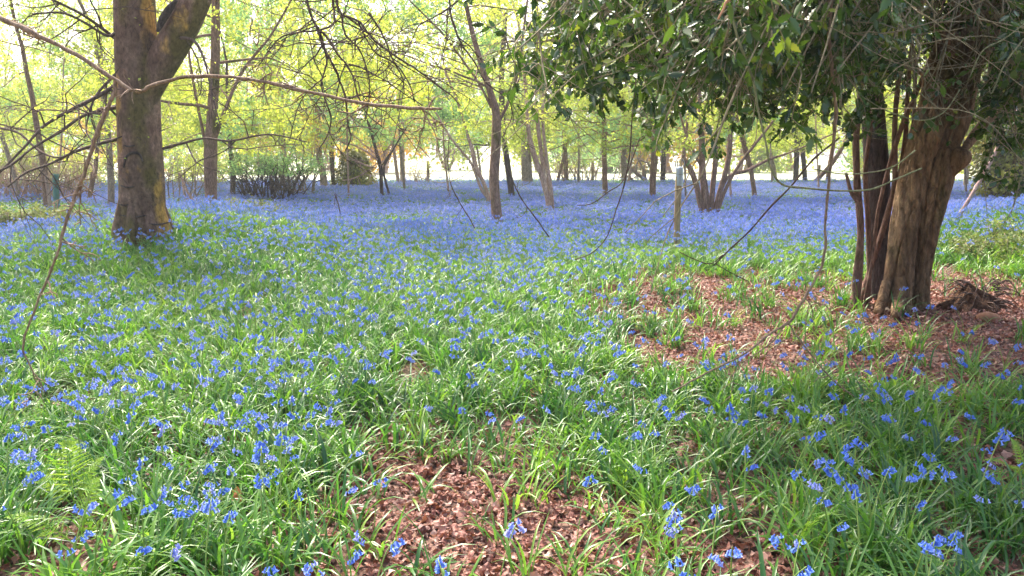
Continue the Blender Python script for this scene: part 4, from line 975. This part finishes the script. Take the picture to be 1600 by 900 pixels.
stone('stone', 'pale flat stone at the foot of the holly trunk', 1392, 488, 36, 14, plain('pale stone', (0.42, 0.33, 0.25), 0.9, scale=12), 1)
stone('fungus', 'orange brown lump of wood lying below the crumbling stump', 1545, 502, 34, 20, plain('orange brown rot', (0.32, 0.15, 0.08), 0.9, scale=20), 2, 'wood lump')
stone('stone', 'small tan stone in the leaf litter nearest the flowers', 1428, 534, 22, 14, plain('tan stone', (0.45, 0.30, 0.18), 0.9, scale=12), 3)

# dead bracken and fern fronds
def frond(mb, P0, D, L, rng, n=17, w=0.36):
    D = np.array(D, float); D /= np.linalg.norm(D)
    t = np.linspace(0, 1, n); up = np.array([0, 0, 1.0])
    P = P0 + D * L * t[:, None] + up * (-0.35 * L * t[:, None] ** 2.4)
    tube(mb, P, np.linspace(0.004, 0.001, n), 4, rnd=0.7)
    Tn = np.gradient(P, axis=0); Tn /= np.linalg.norm(Tn, axis=1)[:, None]
    S = np.cross(Tn, up); S /= np.linalg.norm(S, axis=1)[:, None] + 1e-6; Nn = np.cross(S, Tn)
    pos, al = [], []
    for i_ in range(3, n):
        wd = w * L * math.sin(math.pi * (0.12 + 0.86 * t[i_]) ** 0.8) * 0.62
        for s in (-1, 1):
            dirn = S[i_] * s + Tn[i_] * 0.3 + up * rng.normal(0, .08)
            pos.append(P[i_]); al.append(dirn / np.linalg.norm(dirn) * wd)
            for q in range(7):
                f = (q + 0.6) / 7.5
                for s2 in (-1, 1):
                    pos.append(P[i_] + dirn * wd * f); al.append((Tn[i_] * s2 + dirn * 0.6) * 0.009 * (1 - f * 0.7) * L / 0.3)
    pos = np.array(pos); al = np.array(al); ln = np.linalg.norm(al, axis=1)
    tv = [[0, 0, 0], [0.05, 0.3, 0.01], [0, 1, -0.1], [-0.05, 0.3, 0.01]]; tw_ = [[0, 0, 0], [0.22, 0.5, 0.0], [0, 1, 0], [-0.22, 0.5, 0.0]]
    big = ln > 0.012
    for sel, tt_ in ((big, tv), (~big, tw_)):
        if sel.any(): stamp(mb, tt_, [[0, 1, 2, 3]], pos[sel], rot_frames(al[sel], np.tile(Nn[0], (sel.sum(), 1)) + rng.normal(0, .15, (sel.sum(), 3))), ln[sel], rng.uniform(0.3, 1, sel.sum()))
FERNS = ()
def fern(label, px, py, fr, seed, h=0.25):
    global FERNS
    rng = np.random.RandomState(seed); b_ = ground_at(px, py); FERNS = FERNS + ((b_[0], b_[1] - 0.05, 0.15),)
    e = empty('fern', b_, label, 'fern')
    for (dx, dy, dz, L) in fr:
        m_ = MB(); frond(m_, b_ + [0, 0, 0.02], (dx, dy, dz), L, rng); m_.build('frond', M['fern'], e, smooth=False)
fern('upright yellow green fern frond nearest the bottom corner among flowers', 118, 805, [(-0.12, 0.15, 1.5, 0.44), (0.35, 0.3, 1.2, 0.34), (-0.8, 0.1, 1.1, 0.34)], 31)
fern('low pale fern spreading below the upright yellow green one', 125, 868, [(0.2, 0.25, 1.4, 0.40), (-0.9, -0.1, 1.0, 0.36), (0.7, 0.1, 1.1, 0.34)], 32)
fern('bright fern peeping in at the edge beside tall bluebell stalks', 1605, 760, [(-0.9, 0.1, 0.9, 0.28), (-0.2, 0.3, 1.2, 0.3), (-0.5, -0.3, 0.7, 0.24)], 33)
rr = np.random.RandomState(55)
b_ = ground_at(150, 362); m_ = MB()
for k in range(420):
    p0 = b_ + [rr.normal(0, .65), rr.normal(0, .3), 0]; p0[2] = float(gh(p0[0], p0[1])) + abs(rr.normal(0, .07))
    a = rr.uniform(0, 6.28); L = rr.uniform(.2, .6); d_ = np.array([math.cos(a), math.sin(a) * .5, rr.normal(0.1, .3)])
    P = spline([p0, p0 + d_ * L / 2 + [0, 0, .05], p0 + d_ * L + [0, 0, -.02]], 3); tube(m_, P, np.linspace(0.006, 0.003, len(P)), 4, rnd=rr.uniform(0, 1))
e = empty('dead_bracken', b_, 'heap of pinkish dead bracken stalks before the green tree tube', 'bracken'); m_.build('stalks', M['straw'], e)
#MARK_GROUNDCOVER
# ------------------------------------------------------------------ bluebells, strap leaves, dead leaves
def blade(mb, rng, base, az, L, w, el, bend, rows=6, twist=0.0, rnd=None):
    t = np.linspace(0, 1, rows); a = el - bend * t ** 1.3
    ds = L / (rows - 1)
    r = np.concatenate([[0], np.cumsum(np.cos(a[:-1]) * ds)]); z = np.concatenate([[0], np.cumsum(np.sin(a[:-1]) * ds)])
    az_t = az + twist * t
    cx, sx = np.cos(az_t), np.sin(az_t)
    c = np.stack([base[0] + r * cx, base[1] + r * sx, base[2] + np.maximum(z, 0.008)], 1)
    ww = w * np.minimum(1, 0.55 + t * 1.6) * np.clip((1 - t) * 3.2, 0.04, 1) ** 0.7
    side = np.stack([-sx, cx, 0 * t], 1)
    nor = np.stack([-np.sin(a) * cx, -np.sin(a) * sx, np.cos(a)], 1)
    Lf, Rt = c - side * ww[:, None] / 2 + nor * ww[:, None] * 0.22, c + side * ww[:, None] / 2 + nor * ww[:, None] * 0.22
    V = np.stack([Lf, c, Rt], 1).reshape(-1, 3)
    q = []
    for k in range(rows - 1):
        b = k * 3; q += [[b, b + 1, b + 4, b + 3], [b + 1, b + 2, b + 5, b + 4]]
    mb.add(V, q, None, rng.uniform(0, 1) if rnd is None else rnd)

def tuft_mesh(name, rng, n, Lr=(0.17, 0.34), w=(0.008, 0.0155), spread=0.04, rows=6, flatter=0.0):
    mb = MB()
    for k in range(n):
        az = rng.uniform(0, 6.28)
        outer = rng.uniform(0, 1)
        blade(mb, rng, (rng.normal(0, spread), rng.normal(0, spread), -0.01), az, rng.uniform(*Lr), rng.uniform(*w), math.radians(rng.uniform(66, 90) - outer * 24 - flatter), math.radians(rng.uniform(20, 100) + outer * 30), rows, rng.normal(0, 0.35))
    return mb.mesh(name, M['strap'])

def bell(mb, rng, P0, D, L, wid, sides=6, rnd=0.5):
    D = D / np.linalg.norm(D)
    ref = np.array([1, 0, 0.]) if abs(D[0]) < .7 else np.array([0, 1., 0])
    u = ref - D * D.dot(ref); u /= np.linalg.norm(u); v = np.cross(D, u)
    rad = [0.18, 0.42, 0.42, 0.55, 1.0]; hh = [0, 0.15, 0.55, 0.82, 0.92]
    if sides <= 4: rad, hh = [0.2, 0.45, 0.9], [0, 0.4, 1.0]
    a = np.arange(sides) * 2 * math.pi / sides + rng.uniform(0, 6)
    V = []
    for r, h in zip(rad, hh):
        V.append(P0 + D * L * h + (np.cos(a)[:, None] * u + np.sin(a)[:, None] * v) * r * wid / 2)
    V = np.concatenate(V); Qs = []
    for k in range(len(rad) - 1):
        for s in range(sides):
            Qs.append([k * sides + s, k * sides + (s + 1) % sides, (k + 1) * sides + (s + 1) % sides, (k + 1) * sides + s])
    b = (len(rad) - 1) * sides
    if sides > 4:      # flared separate tips
        tips = P0 + D * L * 0.86 + (np.cos(a + math.pi / sides)[:, None] * u + np.sin(a + math.pi / sides)[:, None] * v) * wid * 0.72
        nb = len(V); V = np.vstack([V, tips]); T_ = [[b + s, b + (s + 1) % sides, nb + s] for s in range(sides)]
        mb.add(V, Qs, T_, rnd)
    else: mb.add(V, Qs, None, rnd)

def stalk(rng, H, sm, fm_, base=(0, 0, 0), nb=None, sides=6, bs=1.0):
    az = rng.uniform(0, 6.28); lean = rng.uniform(0.02, 0.10)
    hx = np.array([math.cos(az), math.sin(az), 0])
    b = np.array(base, float)
    P = spline([b + [0, 0, -0.02], b + hx * lean * 0.2 + [0, 0, H * 0.5], b + hx * lean + [0, 0, H * 0.88], b + hx * (lean + 0.04) + [0, 0, H]], 4)
    tube(sm, P, np.linspace(0.0028, 0.0015, len(P)), 4 if sides > 4 else 3, rnd=rng.uniform(0, 1))
    nb = nb or rng.randint(6, 12)
    for k in range(nb):
        f = 1 - 0.27 * (k / nb); q = f * (len(P) - 1); i_ = min(int(q), len(P) - 2); p = P[i_] + (P[i_ + 1] - P[i_]) * (q - i_)
        a2 = az + rng.normal(0, 0.9); out_ = np.array([math.cos(a2), math.sin(a2), 0])
        p1 = p + out_ * rng.uniform(.008, .022) * bs + [0, 0, 0.003]
        bell(fm_, rng, p1, out_ * rng.uniform(.3, .9) + np.array([0, 0, -1.0]), rng.uniform(.018, .024) * bs, rng.uniform(.012, .017) * bs, sides, rng.uniform(0, 1))

vr = np.random.RandomState(5)
TUFTS = [tuft_mesh('foliage', vr, int(vr.randint(9, 17))) for _ in range(7)]
LOWT = [tuft_mesh('foliage', vr, int(vr.randint(6, 10)), Lr=(0.12, 0.24), flatter=18) for _ in range(3)]
THIN = [tuft_mesh('foliage', vr, 14, Lr=(0.10, 0.24), w=(0.004, 0.007), rows=5) for _ in range(2)]
STALKS = []
for k in range(8):
    s_, f_ = MB(), MB(); stalk(vr, vr.uniform(0.24, 0.42), s_, f_, nb=int(vr.randint(6, 12)), bs=0.88)
    STALKS.append((s_.mesh('stem', M['stem']), f_.mesh('flower_head', M['bell'])))
def joined(meshes_mats, name):
    """one mesh with several material slots"""
    obs = []
    me = bpy.data.meshes.new(name)
    Vs, Ls, St, Mi, Rn, nv, nl = [], [], [], [], [], 0, 0
    for mi, me0 in enumerate(meshes_mats):
        v = np.zeros(len(me0.vertices) * 3, np.float32); me0.vertices.foreach_get('co', v)
        l = np.zeros(len(me0.loops), np.int32); me0.loops.foreach_get('vertex_index', l)
        s = np.zeros(len(me0.polygons), np.int32); me0.polygons.foreach_get('loop_start', s)
        r = np.zeros(len(me0.vertices), np.float32); me0.attributes['rnd'].data.foreach_get('value', r)
        Vs.append(v); Ls.append(l + nv); St.append(s + nl); Mi.append(np.full(len(s), mi, np.int32)); Rn.append(r)
        nv += len(v) // 3; nl += len(l)
    me.vertices.add(nv); me.vertices.foreach_set('co', np.concatenate(Vs)); me.loops.add(nl); me.loops.foreach_set('vertex_index', np.concatenate(Ls))
    St = np.concatenate(St); me.polygons.add(len(St)); me.polygons.foreach_set('loop_start', St); me.polygons.foreach_set('material_index', np.concatenate(Mi))
    me.polygons.foreach_set('use_smooth', np.ones(len(St), bool))
    me.attributes.new('rnd', 'FLOAT', 'POINT').data.foreach_set('value', np.concatenate(Rn))
    me.update(calc_edges=True)
    for m0 in meshes_mats: me.materials.append(m0.materials[0])
    return me
FULL = [joined([TUFTS[k % 7], STALKS[k][0], STALKS[k][1]], 'bluebell_plant') for k in range(8)]

def patch_mesh(rng, heads, blades, rad=0.42, sides=4, bs=1.25, hh=(0.22, 0.36), far=False):
    t_, s_, f_ = MB(), MB(), MB()
    for k in range(blades):
        r = rad * math.sqrt(rng.uniform(0, 1)); a = rng.uniform(0, 6.28)
        blade(t_, rng, (r * math.cos(a), r * math.sin(a), -0.01), rng.uniform(0, 6.28), rng.uniform(.18, .32), rng.uniform(.012, .02), math.radians(rng.uniform(50, 85)), math.radians(rng.uniform(40, 120)), 4)
    for k in range(heads):
        r = rad * math.sqrt(rng.uniform(0, 1)); a = rng.uniform(0, 6.28)
        stalk(rng, rng.uniform(*hh), s_, f_, (r * math.cos(a), r * math.sin(a), 0), nb=7, sides=sides, bs=bs)
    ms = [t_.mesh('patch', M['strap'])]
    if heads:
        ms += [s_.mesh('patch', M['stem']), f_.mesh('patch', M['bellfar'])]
    return joined(ms, 'patch')
BLUE = [patch_mesh(vr, 24, 44) for _ in range(4)]
HALF = [patch_mesh(vr, 12, 52) for _ in range(3)]
GREEN = [patch_mesh(vr, 2, 70) for _ in range(3)]

def dead_leaf(rng):
    mb = MB(); nu, nv = 5, 4
    curl, cup, L = rng.uniform(-1.2, 1.6), rng.uniform(-.6, 1.2), rng.uniform(.045, .08)
    V = []
    for a in range(nu):
        t = a / (nu - 1); w = 0.36 * math.sin(math.pi * (0.06 + 0.9 * t)) * (1 + 0.25 * rng.normal())
        for b in range(nv):
            s = b / (nv - 1) * 2 - 1
            V.append([s * w * L, (t - .5) * L, (curl * (t - .5) ** 2 * 0.8 + cup * (s * w) ** 2 * 2.2 + rng.normal(0, .035)) * L])
    V = np.array(V); V[:, 2] -= V[:, 2].min()
    mb.add(V, [[a * nv + b, a * nv + b + 1, (a + 1) * nv + b + 1, (a + 1) * nv + b] for a in range(nu - 1) for b in range(nv - 1)], None, rng.uniform(0, 1))
    return mb.mesh('dead_leaf', M['dead'], smooth=False)
DEAD = [dead_leaf(vr) for _ in range(9)]

def scatter(name, label, cat, pts, rot, scl, idx, meshes, offset=(0, 0, 0)):
    me = bpy.data.meshes.new(name)
    me.vertices.add(len(pts)); me.vertices.foreach_set('co', np.asarray(pts, np.float32).ravel())
    me.attributes.new('rot', 'FLOAT_VECTOR', 'POINT').data.foreach_set('vector', np.asarray(rot, np.float32).ravel())
    me.attributes.new('scl', 'FLOAT', 'POINT').data.foreach_set('value', np.asarray(scl, np.float32))
    me.attributes.new('idx', 'INT', 'POINT').data.foreach_set('value', np.asarray(idx, np.int32))
    me.update()
    col = bpy.data.collections.new(name + ' kinds')
    for k, m0 in enumerate(meshes):
        o_ = bpy.data.objects.new('kind_%s_%02d' % (name, k), m0); col.objects.link(o_)
    ng = bpy.data.node_groups.new(name, 'GeometryNodeTree')
    ng.interface.new_socket('Geometry', in_out='INPUT', socket_type='NodeSocketGeometry'); ng.interface.new_socket('Geometry', in_out='OUTPUT', socket_type='NodeSocketGeometry')
    N, L = ng.nodes, ng.links
    gi, go = N.new('NodeGroupInput'), N.new('NodeGroupOutput')
    ip = N.new('GeometryNodeInstanceOnPoints'); ci = N.new('GeometryNodeCollectionInfo')
    ci.inputs['Collection'].default_value = col; ci.inputs['Separate Children'].default_value = True; ci.inputs['Reset Children'].default_value = True
    ip.inputs['Pick Instance'].default_value = True
    def na(nm, ty):
        a = N.new('GeometryNodeInputNamedAttribute'); a.data_type = ty; a.inputs['Name'].default_value = nm; return [o for o in a.outputs if o.enabled and o.name == 'Attribute'][0]
    L.new(gi.outputs[0], ip.inputs['Points']); L.new(ci.outputs[0], ip.inputs['Instance'])
    L.new(na('idx', 'INT'), ip.inputs['Instance Index']); L.new(na('rot', 'FLOAT_VECTOR'), ip.inputs['Rotation']); L.new(na('scl', 'FLOAT'), ip.inputs['Scale'])
    L.new(ip.outputs[0], go.inputs[0])
    o = bpy.data.objects.new(name, me); C.objects.link(o)
    md = o.modifiers.new('scatter', 'NODES'); md.node_group = ng
    tag(o, label, cat, kind='stuff'); print(name, len(pts))
    return o

def rand_points(rng, dens, y0, y1, slack=0.9):
    """uniform points in the wedge the photo looks over, a little wider"""
    hw = 0.65 * slack / 0.9
    area = (y1 - y0) * 2 * 1.6 + hw * (y1 ** 2 - y0 ** 2)
    n = int(dens * area)
    y = y0 + (y1 - y0) * rng.uniform(0, 1, int(n * 2.2)); lim = hw * y + 1.6; x = rng.uniform(-1, 1, len(y)) * (hw * y1 + 1.6)
    k = np.abs(x) < lim; n_tot = int(dens * (y1 - y0) * 2 * (hw * y1 + 1.6))
    y = y0 + (y1 - y0) * rng.uniform(0, 1, n_tot); x = rng.uniform(-1, 1, n_tot) * (hw * y1 + 1.6)
    k = np.abs(x) < hw * y + 1.6
    return x[k], y[k]

trunks = [(o.location.x, o.location.y) for o in C.objects if o.type == 'EMPTY' and o.parent is None and 'tree' in o.name and o.location.y < 26]
def clear_of(x, y, big=0.32):
    ok = np.ones(len(x), bool)
    for (tx, ty) in trunks: ok &= np.hypot(x - tx, y - ty) > 0.13
    for (tx, ty, r) in ((beech.location.x, beech.location.y, 0.45), (Hb[0], Hb[1], 0.42), (rb[0], rb[1] + .1, 0.33)) + FERNS: ok &= np.hypot(x - tx, y - ty) > r
    return ok
NEAR = 12.5
gr = np.random.RandomState(31)
# strap-leaf tufts close by
x, y = rand_points(gr, 125, 1.3, NEAR + 1.5)
lit = litter_map(x, y)
cl = 0.72 + 0.5 * n2(x, y, 4.2, 51) + 0.25 * n2(x, y, 11, 52)
k = (gr.uniform(0, 1, len(x)) < np.clip(cl, 0.12, 1) * (1 - np.where(y < 4.2, 0.86, 0.985) * np.clip(lit * 1.15, 0, 1))) & clear_of(x, y)
k &= gr.uniform(0, 1, len(x)) < np.interp(y, [0, 4, 9, 14], [0.6, 0.85, 0.95, 0.8])
x, y = x[k], y[k]; n = len(x)
pr = gr.uniform(0, 1, n)
scatter('bluebell_leaves', 'arching green strap leaves covering the glade floor', 'foliage', np.stack([x, y, gh(x, y)], 1), np.stack([gr.normal(0, .08, n), gr.normal(0, .08, n), gr.uniform(0, 6.28, n)], 1),
        gr.uniform(0.6, 1.05, n), np.where(pr < .72, gr.randint(0, 7, n), np.where(pr < .9, gr.randint(7, 10, n), gr.randint(10, 12, n))), TUFTS + LOWT + THIN)
# flowering plants close by: the 300 that show largest are things, the others one carpet
x, y = rand_points(gr, 205, 1.9, NEAR + 1)
f = flower_map(x, y)
k = (gr.uniform(0, 1, len(x)) < np.clip(f, 0, 1)) & clear_of(x, y)
x, y = x[k], y[k]; z = gh(x, y)
px, py = project(x, y, z + 0.25)
inside = (px > 8) & (px < 1592) & (py < 893)
order = np.argsort(np.where(inside, y, 1e6))
own = order[:300]; rest = order[300:]
def where_is(px, py):
    if py > 640:
        if px < 470: return 'vivid bluebell in the crowded patch round the two fern fronds', 'bluebells round the fern fronds'
        if px < 1000: return 'lone bluebell stalk rising from leaf tufts around the bare reddish leaf litter', 'bluebells around the bare leaf litter'
        return 'tall blue bluebell among long arching leaves beyond the litter, towards the edge fern', 'bluebells among the long arching leaves'
    if px < 560: return 'bluebell in the bright grassy ground under the drooping bare branch', 'bluebells under the drooping branch'
    if px < 1050: return 'bluebell in the open middle of the glade below the blackened stick', 'bluebells below the blackened stick'
    return 'bluebell in the green strip in front of the holly tree leaf litter', 'bluebells in front of the holly litter'
for i_ in own:
    lb, gp = where_is(px[i_], py[i_] + 20)
    v = gr.randint(8)
    e = empty('bluebell', (x[i_], y[i_], z[i_]), lb, 'flower', gp); e.rotation_euler = (0, 0, gr.uniform(0, 6.28)); s_ = gr.uniform(.8, 1.12); e.scale = (s_, s_, s_)
    for nm, me in (('foliage', TUFTS[gr.randint(7)]), ('stem', STALKS[v][0]), ('flower_head', STALKS[v][1])):
        o = bpy.data.objects.new(nm, me); C.objects.link(o); o.parent = e
n = len(rest); r_ = rest
ptsN = np.stack([x[r_], y[r_], z[r_]], 1); rotN = np.stack([0 * r_, 0 * r_, gr.uniform(0, 6.28, n)], 1); sN = gr.uniform(.8, 1.12, n); iN = gr.randint(0, 8, n)
# the carpet further away, in patches
x, y = rand_points(gr, 6.0, NEAR, FIELD_Y - 2.5)
f = flower_map(x, y)
keepd = gr.uniform(0, 1, len(x)) < np.interp(y, [NEAR, 20, 42], [1.0, 0.8, 0.55])
k = keepd & clear_of(x, y); x, y, f = x[k], y[k], f[k]; n = len(x)
f = f + gr.normal(0, 0.19, n)
iF = np.where(f > 0.62, gr.randint(8, 12, n), np.where(f > 0.34, gr.randint(12, 15, n), gr.randint(15, 18, n)))
lit = litter_map(x, y); k = gr.uniform(0, 1, n) > lit * .8
ptsF = np.stack([x, y, gh(x, y)], 1)[k]; rotF = np.stack([0 * x, 0 * x, gr.uniform(0, 6.28, n)], 1)[k]; sF = gr.uniform(.8, 1.1, n)[k]; iF = iF[k]
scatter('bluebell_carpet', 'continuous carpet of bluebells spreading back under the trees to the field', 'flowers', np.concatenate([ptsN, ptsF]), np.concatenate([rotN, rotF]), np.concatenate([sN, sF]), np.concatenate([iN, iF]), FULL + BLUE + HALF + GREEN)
# grassy verge along the field edge
x, y = rand_points(gr, 5, FIELD_Y - 4.5, FIELD_Y + 0.5); n = len(x)
scatter('verge_grass', 'bright green grassy verge along the edge of the pale field', 'grass', np.stack([x, y, gh(x, y)], 1), np.stack([0 * x, 0 * x, gr.uniform(0, 6.28, n)], 1), gr.uniform(.9, 1.5, n), gr.randint(0, 3, n), GREEN)
# dead leaves
x, y = rand_points(gr, 2400, 1.3, 4.2)
x2, y2 = rand_points(gr, 1100, 4.2, NEAR + 1)
x, y = np.concatenate([x, x2]), np.concatenate([y, y2]); lit = litter_map(x, y)
k = gr.uniform(0, 1, len(x)) < np.clip(0.35 + lit, 0, 1) * np.where(y > 9, .8, 1); x, y = x[k], y[k]; n = len(x)
scatter('leaf_litter', 'reddish brown dead leaves littering the woodland floor', 'leaf litter', np.stack([x, y, gh(x, y) + gr.uniform(0.001, 0.03, n)], 1), np.stack([gr.normal(0, .6, n), gr.normal(0, .6, n), gr.uniform(0, 6.28, n)], 1), gr.uniform(.22, 0.72, n) * np.where(gr.uniform(0, 1, n) < .05, 1.7, 1), gr.randint(0, 9, n), DEAD)
# single leaves one can pick out
def single_leaf(name, label, px, py, size, seed, mat='rust'):
    b_ = ground_at(px, py); me = dead_leaf(np.random.RandomState(seed)); me = me.copy(); me.materials[0] = M[mat]
    o = bpy.data.objects.new(name, me); C.objects.link(o); o.location = (b_[0], b_[1], b_[2] + 0.12); o.rotation_euler = (0.9, 0.3, 0.6); o.scale = (size,) * 3; tag(o, label, 'leaf')
single_leaf('dead_leaf', 'bright orange dead leaf caught on green blades in the middle of the glade', 636, 492, 2.0, 1)
single_leaf('dead_leaf', 'curled reddish dead leaf perched by the leaf litter near the fern patch', 372, 818, 1.1, 2)

# ------------------------------------------------------------------ haze volume added to brighten the background
hz = bpy.data.meshes.new('haze')
X0, X1, Y0, Y1, Z0, Z1 = -760, 760, -70, 1260, -2, 26
hv = [(a, b, c) for c in (Z0, Z1) for b in (Y0, Y1) for a in (X0, X1)]
hz.from_pydata(hv, [], [(0, 2, 3, 1), (4, 5, 7, 6), (0, 1, 5, 4), (2, 6, 7, 3), (0, 4, 6, 2), (1, 3, 7, 5)])
hm = bpy.data.materials.new('haze'); hm.use_nodes = True
hm.node_tree.nodes.remove(hm.node_tree.nodes['Principled BSDF'])
pv = hm.node_tree.nodes.new('ShaderNodeVolumePrincipled'); pv.inputs['Color'].default_value = (0.95, 0.96, 0.98, 1); pv.inputs['Density'].default_value = 0.0012; pv.inputs['Anisotropy'].default_value = 0.3
hm.node_tree.links.new(pv.outputs[0], hm.node_tree.nodes['Material Output'].inputs['Volume'])
hz.materials.append(hm)
ho = bpy.data.objects.new('haze', hz); C.objects.link(ho); tag(ho, 'faint haze added to brighten the distant wood', 'haze', kind='stuff')
